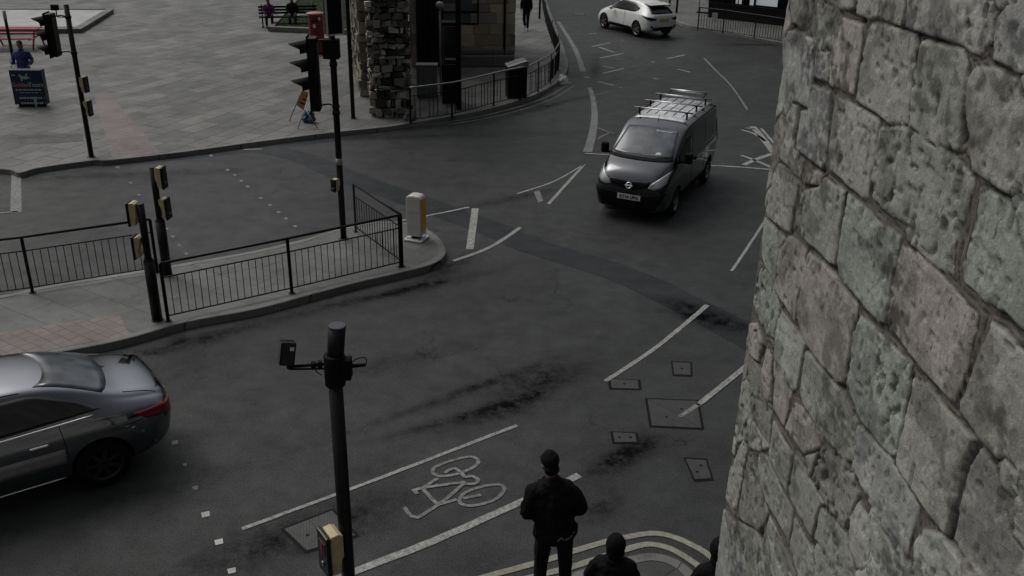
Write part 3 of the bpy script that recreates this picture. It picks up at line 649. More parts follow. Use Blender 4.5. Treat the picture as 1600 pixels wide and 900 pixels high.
q_ = WP+WD*.15-WN*.95; cap.box((q_[0], q_[1], 8.27), (6.3, 1.86, .16), M=Matrix(((WD[0], -WN[0], 0, 0), (WD[1], -WN[1], 0, 0), (0, 0, 1, 0), (0, 0, 0, 1)))); cap.build('coping', 'coping', wo)
mat('cap_grey', (.05, .055, .065), .4)
# ------------------------------------------------------------------ guard railings
def railing(bases, label, h=1.03, mat_='black_paint', group=None, sp=.118, rt=.024, bar_r=.0075, top_mat=None, skip_first=False, z0=KH, curved=False):
    c = bases[0]; t = thing('guard_railing', (c.x, c.y, z0), 0, label, 'railing', group)
    B = [Vector((b.x, b.y, z0)) for b in bases]; up = Vector((0, 0, 1))
    for i, b in enumerate(B):
        if curved and i % 3 and i != len(B)-1: continue
        mb = MB(); d = (B[min(i+1, len(B)-1)]-B[max(i-1, 0)]).normalized()
        mb.box(b+up*(h/2), (.055, .03, h), math.atan2(d.y, d.x)); mb.box(b+up*.006, (.11, .09, .012), math.atan2(d.y, d.x)); mb.build('post', mat_, t, True, bevel=.004)
    MB().tube([b+up*h for b in B], rt, 8).build('top_rail', top_mat or mat_, t, True)
    for i in range(len(B)-1):
        a, b = B[i], B[i+1]; d = (b-a); ln = d.length; d = d/ln; ang = math.atan2(d.y, d.x); mid = (a+b)/2
        for z in (h*.76, .10): MB().box(mid+up*z, (ln, .022, .020), ang).build('infill_rail', mat_, t, True)
        n = max(2, int(ln/sp)); mb = MB()
        for k in range(1, n): p = a+d*ln*k/n; mb.cyl(p+up*.10, p+up*(h*.76), bar_r, n=6, caps=False)
        mb.build('bar_panel', mat_, t, True)
    return t
gG = 'guard railings on the traffic island'
r1b = [G(-240, 497, KH), G(-98, 477, KH), G(51, 457, KH), G(231, 428, KH)]
railing(r1b[:3]+[G(246, 407+18, KH)], 'black guard railing on the far edge of the island, ending behind the two crossing poles', group=gG)
pA, pB, pC, pD = G(263, 502, KH), G(456, 458, KH), G(626, 417, KH), G(556, 362, KH)
railing([pA, pB, pC], 'long black guard railing along the near kerb of the traffic island', group=gG)
railing([pC+Vector((.03, .03, 0)), pD], 'short black guard railing across the island behind the white bollard', group=gG)
# ------------------------------------------------------------------ puffin boxes, signal heads, poles
def puffin(parent, pole, z, ang, s=1.0, curved=False, sub='push_box', red=False):
    """cream backed box on a pole; ang = facing direction (world radians)"""
    M = Matrix.Translation(Vector((pole.x, pole.y, z))) @ Matrix.Rotation(ang, 4, 'Z')
    o = .055; H = .37*s
    if curved: prof = [(o, .42*H), (o+.05, .5*H), (o+.10, .44*H), (o+.11, .1*H), (o+.11, -.4*H), (o+.08, -.5*H), (o+.03, -.42*H), (o+.06, -.1*H), (o+.01, .2*H)]
    else: prof = [(o, .44*H), (o+.04, .5*H), (o+.10, .48*H), (o+.11, .3*H), (o+.11, -.48*H), (o+.03, -.5*H), (o+.02, -.2*H), (o, -.1*H)]
    R_ = Matrix(((1, 0, 0, 0), (0, 0, -1, 0), (0, 1, 0, 0), (0, 0, 0, 1)))
    mb = MB(); mb.prism(prof, -.085*s, .085*s, M @ R_); a = mb.build(sub, 'cream_plastic', parent, True, bevel=.008)
    mb = MB(); mb.box(M @ Vector((o+.128, 0, -.01)), (.038, .20*s, H*1.06), ang); mb.build('face_plate', 'black_gloss', a, True, bevel=.012)
    mb = MB(); mb.box(M @ Vector((o+.149, 0, .06*s)), (.004, .11*s, .11*s), ang); mb.build('display', 'lens_dark', a, True)
    if red:   # unlit-looking red standing figure in the display
        mb = MB()
        for dz, wd, hh in ((.100, .022, .024), (.062, .034, .045), (.018, .026, .05)): mb.box(M @ Vector((o+.152, 0, dz)), (.004, wd, hh), ang)
        mb.build('red_figure', 'red_figure', a, True)
    mb = MB(); mb.cyl(M @ Vector((o+.146, 0, -.10*s)), M @ Vector((o+.158, 0, -.10*s)), .022, n=12); mb.build('push_button', 'dull_steel', a, True)
    return a
mat('red_figure', (.25, .02, .03), .4)
def pole_thing(name, base, top, r, label, cat, group=None, rb=None, hb=1.05, z0=KH):
    t = thing(name, (base.x, base.y, z0), 0, label, cat, group); mb = MB()
    b = Vector((base.x, base.y, z0))
    if rb: mb.cyl(b, b+Vector((0, 0, hb)), rb, rb, 18); mb.cyl(b+Vector((0, 0, hb)), b+Vector((0, 0, hb+.06)), rb, r, 18, False); mb.cyl(b+Vector((0, 0, hb)), Vector((b.x, b.y, top)), r, r, 18)
    else: mb.cyl(b, Vector((b.x, b.y, top)), r, r*.97, 18)
    mb.build('pole', 'black_paint', t, True)
    MB().cyl(b-Vector((0, 0, .002)), b+Vector((0, 0, .012)), r*1.7, r*1.7, 18).build('collar', 'iron', t, True)
    MB().cyl(Vector((b.x, b.y, top)), Vector((b.x, b.y, top+.012)), r*1.04, r*.9, 18).build('cap', 'black_gloss', t, True)
    return t
cg = 'crossing poles on the traffic island'
p1 = G(262, 430, KH); p2 = G(246, 500, KH)
t = pole_thing('crossing_pole', p1, ZH(p1, 262), .057, 'black crossing pole farther back on the island, two cream boxes on its right side', 'crossing pole', cg, .085)
puffin(t, p1, ZH(p1, 276), R(-4)); puffin(t, p1, ZH(p1, 324), R(-6), curved=True)
t = pole_thing('crossing_pole', p2, ZH(p2, 319), .057, 'black crossing pole at the near kerb of the island, cream boxes on its left side', 'crossing pole', cg, .085)
puffin(t, p2, ZH(p2, 333), R(178)); puffin(t, p2, ZH(p2, 385), R(180), curved=True)
def signal_head(parent, pole, z_top, z_bot, ang, off=.42, aspects=3, hoods=None, hs=1.0):
    """vertical head; faces direction ang; centre offset `off` from the pole along ang"""
    M = Matrix.Translation(Vector((pole.x, pole.y, 0))) @ Matrix.Rotation(ang, 4, 'Z'); hh = z_top-z_bot; w_ = .30*hs; d = .17*hs
    zc = (z_top+z_bot)/2
    mb = MB(); mb.box(M @ Vector((off, 0, zc)), (d, w_, hh), ang); a = mb.build('signal_head', 'black_paint', parent, True, bevel=.02)
    mb = MB(); mb.box(M @ Vector((off+d/2, 0, zc)), (.014, w_*1.35, hh*1.05), ang); mb.build('backing_board', 'black_matt', a, True)
    st = hh/aspects
    for i in range(aspects):
        z = z_top-st*(i+.5)
        MB().lathe([(0, .02), (.07, .012), (.10, 0)], 20, M @ Matrix.Translation((off+d/2+.008, 0, z)) @ Matrix.Rotation(R(90), 4, 'Y')).build('lens', 'lens_dark', a, True)
        if hoods and i not in hoods: continue
        vs = []; n = 18; r = .128*hs; D0 = off+d/2+.004
        for k in range(n+1):
            th = R(-50+280*k/n); u_, v_ = math.cos(th)*r, math.sin(th)*r
            ln = (.14+.22*max(0, math.sin(th)))*hs
            for rr, ll in ((1, 0), (1.02, ln), (.98, ln), (.96, 0)):
                vs.append(M @ Vector((D0+ll, u_*rr, z+v_*rr-ll*.22)))
        fs = []
        for k in range(n):
            for j in range(4): fs.append((k*4+j, (k+1)*4+j, (k+1)*4+(j+1) % 4, k*4+(j+1) % 4))
        MB().add(vs, fs).build('hood', 'black_matt', a, True)
    mb = MB()
    for z in (z_top-.08, z_bot+.08):
        mb = MB(); mb.tube([M @ Vector((0, 0, z)), M @ Vector((off*.4, -.03, z+.03)), M @ Vector((off-.02, 0, z))], .016, 8); mb.cyl(M @ Vector((0, 0, z-.03)), M @ Vector((0, 0, z+.03)), .075, n=16)
        mb.build('bracket', 'black_paint', parent, True)
    return a
# left traffic light
p4 = G(143, 245, KH)
t = pole_thing('traffic_light', p4, ZH(p4, 8), .062, 'black traffic light pole at the left on the plaza kerb, its hoods pointing left', 'traffic light', 'traffic lights round the junction')
signal_head(t, p4, ZH(p4, 21), ZH(p4, 88), R(183), .42, hs=1.0)
puffin(t, p4, ZH(p4, 131), R(-8)); puffin(t, p4, ZH(p4, 168), R(-8), curved=True)
mb = MB(); M_ = Matrix.Translation((p4.x-.28, p4.y, ZH(p4, 12))); mb.box(M_ @ Vector((0, 0, 0)), (.16, .12, .13)); mb.cyl(M_ @ Vector((.02, 0, -.22)), M_ @ Vector((.28, 0, -.22)), .012); mb.cyl(M_ @ Vector((.02, 0, -.22)), M_ @ Vector((.02, 0, 0)), .014); mb.build('detector', 'black_matt', t, True, bevel=.01)
# central traffic light
p3 = G(537, 373, KH)
t = pole_thing('traffic_light', p3, 5.9, .062, 'tall black traffic light pole standing in the traffic island behind its railing', 'traffic light', 'traffic lights round the junction')
signal_head(t, p3, ZH(p3, 58), ZH(p3, 172), R(184), .36, aspects=4, hoods=(0, 1, 2), hs=1.0)
puffin(t, p3, ZH(p3, 286), R(232), .66)
MB().cyl(Vector((p3.x, p3.y, ZH(p3, 257))), Vector((p3.x, p3.y, ZH(p3, 247))), .0635, n=18).build('sticker', 'grey_plastic', t, True)
for z in (ZH(p3, 176), ZH(p3, 100)): MB().cyl((p3.x, p3.y, z-.04), (p3.x, p3.y, z+.04), .075, n=16).build('clamp', 'black_paint', t, True)
# upper head with white edged backing board
zb = ZH(p3, 54); bx = Vector((p3.x+.09, p3.y-.10, 0)); Mb = Matrix.Translation((bx.x, bx.y, 0)) @ Matrix.Rotation(R(38), 4, 'Z')
mb = MB(); mb.box(Mb @ Vector((0, 0, zb+.62)), (.36, .012, 1.24), R(38)); bd = mb.build('backing_board', 'black_matt', t, True)
mb = MB()
for x_, z_, w_, h_ in ((.163, .62, .034, 1.24), (-.163, .62, .034, 1.24), (0, .015, .292, .03), (0, 1.225, .292, .03)): mb.box(Mb @ Vector((x_, -.008, zb+z_)), (w_, .006, h_), R(38))
mb.build('white_border', 'white_plastic', bd, True)
mb = MB(); mb.box(Mb @ Vector((0, .10, zb+.6)), (.26, .18, 1.05), R(38)); mb.build('signal_head', 'black_paint', t, True, bevel=.02)
mb = MB(); mb.box((p3.x-.02, p3.y, ZH(p3, 76)), (.30, .22, .36)); mb.build('junction_box', 'black_matt', t, True, bevel=.02)
# near camera pole
cb = CB; d_ = 6.23; q = ray(548, 1125); q = q/math.hypot(q[0], q[1])*d_
def solve_base(px, py, depth):
    d = ray(px, py); f = depth/math.hypot(d[0], d[1]); return Vector((d[0]*f, d[1]*f, CH+d[2]*f))
p6 = solve_base(541, 850, d_); z6 = p6.z; p6 = Vector((p6.x, p6.y, 0))
zt6 = ZH(p6, 512); zj = ZH(p6, 578)
t = pole_thing('camera_pole', p6, zj, .055, 'thick black pole in the near foreground carrying a small camera and a cable clamp', 'pole')
for o in [c for c in t.children if c.name.startswith('cap')]: bpy.data.objects.remove(o)
mb = MB(); mb.cyl((p6.x, p6.y, zj-.01), (p6.x+.035, p6.y+.02, zt6), .061, .063, 24); mb.build('extension_tube', 'black_paint', t, True)
mb = MB(); mb.cyl((p6.x+.035, p6.y+.02, zt6), (p6.x+.0355, p6.y+.02, zt6+.012), .066, .060, 24); mb.cyl((p6.x+.0355, p6.y+.02, zt6+.012), (p6.x+.0355, p6.y+.02, zt6+.004), .045, .0, 24); mb.build('cap', 'cap_grey', t, True)
def at6(px, py, dy=0.):
    """point beside the near pole, in the upright plane through it facing the camera"""
    d = ray(px, py); tt_ = (p6.y+dy)/d[1]; return Vector((d[0]*tt_, d[1]*tt_, CH+d[2]*tt_))
cj = at6(537, 575); mb = MB(); mb.cyl((p6.x, p6.y, cj.z-.14), (p6.x+.004, p6.y, cj.z+.11), .075, .078, 20); mb.box((p6.x+.085, p6.y, cj.z), (.08, .10, .16)); mb.build('clamp', 'black_matt', t, True, bevel=.008)
mb = MB(); mb.cyl(at6(548, 572), at6(571, 570), .016, .013, 10); mb.build('cable_gland', 'black_matt', t, True)
mb = MB(); mb.tube(smooth_line([at6(549, 566), at6(560, 560), at6(570, 559), at6(573, 566), at6(568, 571)], 6), .004, 6); mb.build('cable', 'black_matt', t, True); mb = MB(); mb.tube(smooth_line([at6(492, 570), at6(494, 580), at6(503, 586)], 6), .004, 6); mb.build('cable', 'black_matt', t, True)
a1 = at6(452, 573); a2 = at6(508, 569); mb = MB(); mb.cyl(a1, a2, .012, n=8); mb.cyl(a1+Vector((0, 0, -.02)), at6(508, 576), .008, n=8); mb.cyl(at6(490, 566), at6(490, 574), .02, n=10); mb.cyl(at6(500, 564), at6(500, 575), .018, n=10); mb.build('arm', 'black_matt', t, True)
cc_ = at6(448, 551); Mc = Matrix.Translation(cc_) @ Matrix.Rotation(R(20), 4, 'Z') @ Matrix.Rotation(R(12), 4, 'Y') @ Matrix.Rotation(R(-14), 4, 'X')
mb = MB(); mb.box(cc_, (.11, .12, .175), M=Mc.to_3x3().to_4x4()); co = mb.build('camera_unit', 'black_gloss', t, True, bevel=.012)
mb = MB(); mb.box(Mc @ Vector((.025, -.0615, .04)), (.030, .004, .026), M=Mc.to_3x3().to_4x4()); mb.build('sticker', 'white_plastic', co, True)
mb = MB(); mb.cyl(a1+Vector((.0, 0, -.012)), cc_+Vector((.01, 0, -.05)), .02, n=10); mb.build('mount', 'black_matt', co, True)
puffin(t, p6, z6, R(214), 1.0, red=True); puffin(t, p6, ZH(p6, 930), R(210), 1.0, curved=True)
# plain posts
def lamp(base, top, r, label, name='lamp_post', cat='post', z0=KH, base_r=None):
    return pole_thing(name, base, top, r, label, cat, None, base_r, .9, z0)
p5 = G(552, 185, KH); lamp(p5, 7.5, .062, 'slim black lamp post between the sandwich board and the ruined wall')
b0 = G(22, 100, KH); t = lamp(b0, ZH(b0, 17), .055, 'grey topped black post behind the board holder at the far left', 'signal_post')
MB().cyl((b0.x, b0.y, ZH(b0, 30)), (b0.x, b0.y, ZH(b0, 17)+.015), .06, n=16).build('grey_sleeve', 'grey_plastic', t, True)
b7 = G(717, 171, KH); lamp(b7, 7.0, .085, 'broad black lamp post beside the tall black information kiosk')
b8 = G(790, 100, KH)
# ------------------------------------------------------------------ white keep-left bollard on the island
bb = G(651, 374, KH); t = thing('traffic_bollard', (bb.x, bb.y, KH), R(-20), 'white plastic keep-left bollard with amber right edge on the rounded island nose', 'bollard')
mb = MB(); mb.box((0, 0, .025), (.40, .40, .05)); mb.build('base_plate', 'white_plastic', t, bevel=.02)
for x_ in (-.13, .13):
    for y_ in (-.13, .13): MB().cyl((x_, y_, .05), (x_, y_, .058), .022, n=10).build('bolt_recess', 'black_matt', t)
MB().cyl((0, 0, .05), (0, 0, .12), .10, n=16).build('neck', 'black_matt', t)
zt = ZH(bb, 303)-KH
prof = [(-.15, .10), (-.165, .14), (-.165, zt-.10), (-.15, zt-.04), (-.10, zt-.012), (0, zt), (.10, zt-.012), (.15, zt-.04), (.165, zt-.10), (.165, .14), (.15, .10)]
R_ = Matrix(((1, 0, 0, 0), (0, 0, -1, 0), (0, 1, 0, 0), (0, 0, 0, 1)))
mb = MB(); mb.prism(prof, -.13, .13, R_); mb.build('shell', 'white_plastic', t, bevel=.03)
mb = MB(); mb.box((.163, .03, (zt+.1)/2+.02), (.012, .19, zt-.30)); mb.box((.163, -.085, (zt+.1)/2+.02), (.010, .03, zt-.26)); mb.build('amber_edge', 'amber', t, bevel=.004)
mb = MB(); mb.box((0, -.131, .62), (.27, .006, .003)); mb.build('seam', 'dull_steel', t)
# ------------------------------------------------------------------ plaza things
# sandwich board on legs, blue bag
sb = G(474, 196, KH); t = thing('roadwork_sign', (sb.x, sb.y, KH), R(28), 'orange diamond warning board on a spindly folding metal frame', 'sign')
def at(px, py, y0):
    d = ray(px, py); k_ = y0/d[1]; return Vector((d[0]*k_, d[1]*k_, CH+d[2]*k_))
yb = sb.y
mb = MB()
mb.tube([at(472, 141, yb), G(452, 189, KH)], .016, 6); mb.tube([at(480, 160, yb-.2), G(465, 202, KH)], .014, 6); mb.tube([at(463, 170, yb), G(496, 200, KH)] and [at(476, 168, yb), G(496, 200, KH)], .014, 6)
mb.build('frame', 'dull_steel', t, True)
q4 = [at(472, 141, yb), at(482, 145, yb), at(475, 173, yb-.1), at(463, 164, yb-.1)]
mb = MB(); nn = (q4[1]-q4[0]).cross(q4[3]-q4[0]).normalized()*.012
mb.add([v+nn for v in q4]+[v-nn for v in q4], [(0, 1, 2, 3), (7, 6, 5, 4), (0, 4, 5, 1), (1, 5, 6, 2), (2, 6, 7, 3), (3, 7, 4, 0)])
mat('orange_board', (.42, .22, .08), .5, noise_=.2, nscale=20); mb.build('board', 'orange_board', t, True)
mb = MB(); c4 = sum(q4, Vector())/4; fr_ = nn.normalized()*(-.016 if nn.y > 0 else .016)
ux = (q4[1]-q4[0]).normalized(); uz = (q4[0]-q4[3]).normalized()
for k in (-1, 0, 1):
    a = c4+uz*.12*k; mb.add([a-ux*.09+fr_, a+ux*.09+fr_, a+ux*.09+uz*.04+fr_, a-ux*.09+uz*.04+fr_], [(0, 1, 2, 3)])
mb.build('worn_lettering', 'black_matt', t, True)
mat('blue_plastic', (.05, .11, .16), .3, noise_=.5, nscale=7)
def rag(name, base, size, m, label, cat, seed, z0=KH, flat=.6):
    bm = bmesh.new(); bmesh.ops.create_icosphere(bm, subdivisions=4, radius=1)
    for v in bm.verts:
        n_ = fractal(v.co*1.6+Vector((seed, 0, 0)), .8, 2.1, 5); v.co *= (1+.45*n_); v.co = Vector((v.co.x*size[0], v.co.y*size[1], max(-flat, v.co.z)*size[2]+size[2]*flat))
    me = bpy.data.meshes.new(name); bm.to_mesh(me); bm.free()
    for p in me.polygons: p.use_smooth = False
    me.materials.append(MATS[m]); o = link(name, me); o.location = (base.x, base.y, z0); tag(o, label, cat); return o
rag('plastic_bag', G(483, 191, KH), (.17, .15, .22), 'blue_plastic', 'crumpled blue plastic bag lying at the foot of the orange warning board', 'bag', 2.)
mat('white_bag', (.92, .92, .93), .4); rag('plastic_bag', G(880, 131, 0), (.17, .15, .20), 'white_bag', 'crumpled white bag dropped by the kerb beyond the curved railing', 'bag', 9., 0)
# pillar box
pb = G(497, 84, KH); t = thing('pillar_box', (pb.x, pb.y, KH), R(8), 'red pillar post box with a wide pale cap behind the central traffic light', 'post box')
hz_ = ZH(pb, 18)-KH; S_ = Matrix.Diagonal((1, .72, 1, 1))
MB().lathe([(0, 0), (.33, 0), (.33, .12), (.29, .16), (.29, hz_-.16), (.30, hz_-.14), (.30, hz_-.10), (0, hz_-.10)], 36, S_).build('body', 'red_paint', t)
mat('red_cap', (.42, .17, .17), .4, noise_=.15)
MB().lathe([(.29, hz_-.12), (.365, hz_-.10), (.37, hz_-.06), (.34, hz_-.04), (.2, hz_-.01), (0, hz_)], 36, S_).build('cap', 'red_cap', t)
MB().box((-.03, -.215, hz_-.34), (.28, .03, .045)).build('slot', 'black_matt', t)
mb = MB(); mb.box((-.06, -.218, hz_-.52), (.10, .02, .13)); mb.build('notice_plate', 'white_plastic', t)
mb = MB(); mb.box((.14, -.20, hz_-.24), (.07, .02, .12)); mb.build('notice_plate', 'white_plastic', t)
# fountain pool
mat('pool_water', (.80, .82, .80), .12, noise_=.1, nscale=1.2)  # white stone below, with the sky reflection painted into the pale colour
pp = pts([(-260, 14), (166, 15), (120, 42), (-260, 46)], KH+.16); cen_ = sum(pp, Vector())/4
t = thing('fountain_pool', (cen_.x, cen_.y, KH), 0, 'low rectangular pool of pale still water with a dark stone rim', 'pool')
pp2 = pts([(-290, 8), (178, 15), (127, 46), (-290, 51)], KH+.16)
mb = MB(); mb.add([Vector((v.x, v.y, KH+.15)) for v in pp], [(0, 1, 2, 3)]); mb.build('water', 'pool_water', t, True)
mb = MB()
for i in range(4):
    a, b_, c_, d__ = pp2[i], pp2[(i+1) % 4], pp[(i+1) % 4], pp[i]; lo = lambda v, z: Vector((v.x, v.y, z))
    mb.add([lo(a, KH+.19), lo(b_, KH+.19), lo(c_, KH+.19), lo(d__, KH+.19), lo(c_, KH+.02), lo(d__, KH+.02)], [(0, 1, 2, 3), (3, 2, 4, 5)])
    a2, b2 = a+(a-cen_)*-.006, b_+(b_-cen_)*-.006
    mb.add([lo(a, KH+.19), lo(b_, KH+.19), lo(b_, KH+.14), lo(a, KH+.14)], [(3, 2, 1, 0)]); mb.add([lo(a, KH+.14), lo(b_, KH+.14), lo(b2, KH), lo(a2, KH)], [(3, 2, 1, 0)])
paving('pool_stone', (.14, .138, .125), (.18, .175, .16), 3, 1.2, 1.2, .01); mb.build('rim', 'pool_stone', t, True)
# red picnic bench
pc = G(28, 74, KH); t = thing('picnic_bench', (pc.x, pc.y, KH), R(6), 'dark red metal picnic bench in front of the fountain pool at the far left', 'bench')
mb = MB()
for k in range(5): mb.box((0, -.28+.14*k, .74), (1.9, .12, .03))
mb.build('tabletop', 'red_bench', t)
for y_ in (-.72, .72):
    mb = MB(); mb.box((0, y_-.08, .45), (1.9, .13, .03)); mb.box((0, y_+.08, .45), (1.9, .13, .03)); mb.build('seat', 'red_bench', t)
for x_ in (-.8, .8):
    mb = MB(); mb.tube([(x_, -.62, 0), (x_, -.15, .74), (x_, .15, .74), (x_, .62, 0)], .035, 8); mb.tube([(x_, -.85, .43), (x_, .85, .43)], .03, 8); mb.build('leg_frame', 'red_bench', t)
pc2 = G(-75, 66, KH); 
# lawn
lw = pts([(424, 49), (465, 2), (520, -60), (760, -60), (640, 60), (547, 52)], KH); lw = [lw[0], lw[1], lw[2], G(640, -60, KH), G(560, -20, KH), G(549, 54, KH)]
m, n, l, b = nodes('grass'); t_ = n.new('ShaderNodeTexCoord').outputs['Object']
l.new(mixc(n, l, nz(n, l, t_, 1.5, 6, .7), (.018, .030, .014), (.035, .052, .022)), b.inputs['Base Color']); b.inputs['Roughness'].default_value = .9; b.inputs['Specular IOR Level'].default_value = .1
lawn = MB(); bmv = [Vector((v.x, v.y, KH+.16)) for v in lw]; lawn.add(bmv, [tuple(range(len(bmv)))]).build('lawn', 'grass'); lo_ = bpy.data.objects['lawn']; tag(lo_, kind='structure')
mb = MB(); random.seed(4); x0, x1, y0, y1 = min(v.x for v in lw), max(v.x for v in lw), min(v.y for v in lw), max(v.y for v in lw)
def inside(p, poly):
    c = False; j = len(poly)-1
    for i in range(len(poly)):
        a, b_ = poly[i], poly[j]
        if (a.y > p[1]) != (b_.y > p[1]) and p[0] < (b_.x-a.x)*(p[1]-a.y)/(b_.y-a.y)+a.x: c = not c
        j = i
    return c
for _ in range(9000):
    x_ = random.uniform(x0, x1); y_ = y0+(y1-y0)*random.random()**1.6
    if not inside((x_, y_), lw): continue
    a_ = random.uniform(0, 6.28); h_ = random.uniform(.05, .12); u_ = Vector((math.cos(a_), math.sin(a_), 0))*.012; c0 = Vector((x_, y_, KH+.15))
    mb.add([c0-u_, c0+u_, c0+Vector((random.uniform(-.04, .04), random.uniform(-.04, .04), h_))], [(0, 1, 2)])
g_ = mb.build('grass', 'grass'); tag(g_, 'short dark green grass of the raised lawn beside the post box', 'grass', kind='stuff')
mb = MB()
for i, (a, b_) in enumerate(((lw[0], lw[1]), (lw[1], lw[2]), (lw[5], lw[0]))):
    dd = (b_-a); an = math.atan2(dd.y, dd.x); mid = (a+b_)/2; mb.box((mid.x, mid.y, KH+.11+.001*i), (dd.length+.1, .26, .22), an)
eg = mb.build('lawn_edging', 'pool_stone', None, bevel=.02); tag(eg, 'low stone edging block course around the dark green lawn', 'edging')
sl_ = MB().box((0, 0, .03), (.95, .6, .06)).build('paving_slab', 'pool_stone', None, bevel=.01); q = G(473, 25, KH+.18); sl_.location = q; tag(sl_, 'grey slab lying on the lawn just left of the post box', 'slab')
# ------------------------------------------------------------------ curved railing of the far pavement
top_px = [(640, 137), (690, 131), (722, 126), (772, 114), (800, 108), (826, 103), (842, 95), (856, 88), (867, 78), (874, 66), (875, 56), (870, 44), (863, 28), (856, 10), (850, -12), (845, -40)]
rail_b = [G(x, y, KH+1.03) for x, y in top_px]
rail_b = smooth_line([Vector((v.x, v.y, 0)) for v in rail_b], 2)
railing(rail_b, 'long curving black railing with a shiny handrail, following the far pavement round the corner', curved=True, top_mat='handrail_metal', rt=.028, sp=.13, bar_r=.011)
def wst(name, M_, L_, H_, Th, rgn, ch=(.22, .36), bw=(.3, .8), jut=.02, faces='front', tints=None, rough_top=False, gap=.012, parent=None, hole=None):
    """coursed stone masonry: blocks on a mortar core; M_ places it (x along, y depth, z up)"""
    rr = random.Random(rgn); bm = bmesh.new(); cl = bm.loops.layers.float_color.new('stone')
    def blk(x0, x1, y0, y1, z0, z1, col):
        j = lambda: rr.uniform(-.012, .012)*(1 if jut < .05 else 3)
        vs = [bm.verts.new(M_ @ Vector((a+j(), b_+j(), c+j()))) for a in (x0, x1) for b_ in (y0, y1) for c in (z0, z1)]
        for f in ((0, 1, 3, 2), (4, 6, 7, 5), (0, 4, 5, 1), (2, 3, 7, 6), (0, 2, 6, 4), (1, 5, 7, 3)):
            fc = bm.faces.new([vs[i] for i in f])
            for lp in fc.loops: lp[cl] = (*col, 1)
    TT = tints or [(.26, .235, .20), (.22, .20, .17), (.18, .165, .145), (.28, .24, .19), (.15, .14, .125)]
    blk(.03, L_-.03, .04, Th-.04, 0, H_-.05, (.05, .046, .04))
    z_ = 0.
    while z_ < H_-.05:
        h_ = min(rr.uniform(*ch), H_-z_)
        for side in faces:
            ln = L_ if side in 'fb' else Th; x_ = -rr.uniform(0, .2)
            while x_ < ln:
                w_ = rr.uniform(*bw); a_, b_ = max(0, x_)+gap/2, min(ln, x_+w_)-gap/2
                x_ += w_
                if b_-a_ < .04: continue
                if rough_top and z_ > H_-1 and rr.random() < .25: continue
                if hole and side == 'f' and any(h0[0] < (a_+b_)/2 < h0[1] and h0[2] < z_+h_/2 < h0[3] for h0 in hole): continue
                c = TT[rr.randrange(len(TT))]; s_ = rr.uniform(.6, 1.2); c = tuple(q*s_ for q in c); jj = rr.uniform(0, jut)
                zz0, zz1 = z_+gap/2, z_+h_-gap/2
                if side == 'f': blk(a_, b_, -.02-jj, .25, zz0, zz1, c)
                elif side == 'b': blk(a_, b_, Th-.25, Th+.02+jj, zz0, zz1, c)
                elif side == 'l': blk(-.02-jj, .25, a_, b_, zz0, zz1, c)
                else: blk(L_-.25, L_+.02+jj, a_, b_, zz0, zz1, c)
        z_ += h_
    me = bpy.data.meshes.new(name); bm.to_mesh(me); bm.free(); me.materials.append(MATS['wall_stone']); o = link(name, me, parent, bevel=.018); 
    if parent: me.transform(MW[parent].inverted())
    return o
def frame_at(a, b):
    d = (b-a); ang = math.atan2(d.y, d.x); return Matrix.Translation((a.x, a.y, KH)) @ Matrix.Rotation(ang, 4, 'Z'), d.length
rub = [(.38, .355, .30), (.22, .205, .175), (.11, .105, .09), (.50, .47, .41), (.30, .28, .24), (.05, .046, .04)]
# ruined wall: three stepped masses receding from the kerb
o1 = G(588, 184, KH); t = thing('ruined_wall', (o1.x, o1.y, KH), 0, 'tall broken rubble wall end of weathered stone standing near the far kerb', 'wall')
a = G(587, 183, KH); b_ = G(640, 183, KH); M_, L_ = frame_at(a, b_); M_ = M_ @ Matrix.Rotation(R(4), 4, 'Z')
wst('rubble_core', M_, L_*.92, 6.5, 2.6, 11, (.06, .24), (.08, .36), .16, 'flr', rub, gap=.03, parent=t)
a = G(566, 151, KH); b_ = G(600, 150, KH); M_, L_ = frame_at(a, b_); wst('wall_face', M_, L_, 6.5, 5.5, 12, (.22, .38), (.3, .7), .05, 'fl', None, parent=t)
a = G(551, 99, KH); b_ = G(585, 99, KH); M_, L_ = frame_at(a, b_); wst('wall_face', M_, L_, 6.5, 5, 13, (.3, .45), (.4, .9), .03, 'fl', None, parent=t)
rag('boulder', G(641, 188, KH), (.16, .15, .19), 'pool_stone', 'rounded pale boulder at the foot of the ruined wall, beside the kerb', 'boulder', 5.)
# stone building behind the railing
a = G(645, 104, KH); b_ = G(803, 103, KH); M_, L_ = frame_at(a, b_); t = thing('stone_building', (a.x, a.y, KH), 0, 'old stone building with a dark doorway and grey green window behind the curved railing', 'building')
ppm = L_/158
X = lambda px: (px-645)*ppm
door = (X(652), X(688), 0, 3.4); win = (X(692), X(746), 1.55, 4.2)
wst('wall', M_, L_, 7.5, 5, 21, (.30, .42), (.4, 1.1), .012, 'flr', [(.50, .43, .34), (.43, .38, .31), (.38, .33, .28), (.53, .43, .33)], parent=t, hole=[door, win], gap=.010)
mb = MB(); mb.box(M_ @ Vector(((door[0]+door[1])/2, -.004, 1.7)), (door[1]-door[0], .08, 3.4), M=M_.to_3x3().to_4x4()); d_o = mb.build('door', 'black_matt', t, True)
mb = MB()
for k in range(4): mb.box(M_ @ Vector((door[0]+(door[1]-door[0])*(k+.5)/4, -.05, 1.65)), (.17, .03, 3.1), M=M_.to_3x3().to_4x4())
mb.build('door_panel', 'black_gloss', d_o, True)
mat('green_glass', (.10, .125, .12), .2, noise_=.2, nscale=2)
mb = MB(); mb.box(M_ @ Vector(((win[0]+win[1])/2, .02, 2.9)), (win[1]-win[0], .05, 2.7), M=M_.to_3x3().to_4x4()); w_o = mb.build('window', 'green_glass', t, True)
mb = MB()
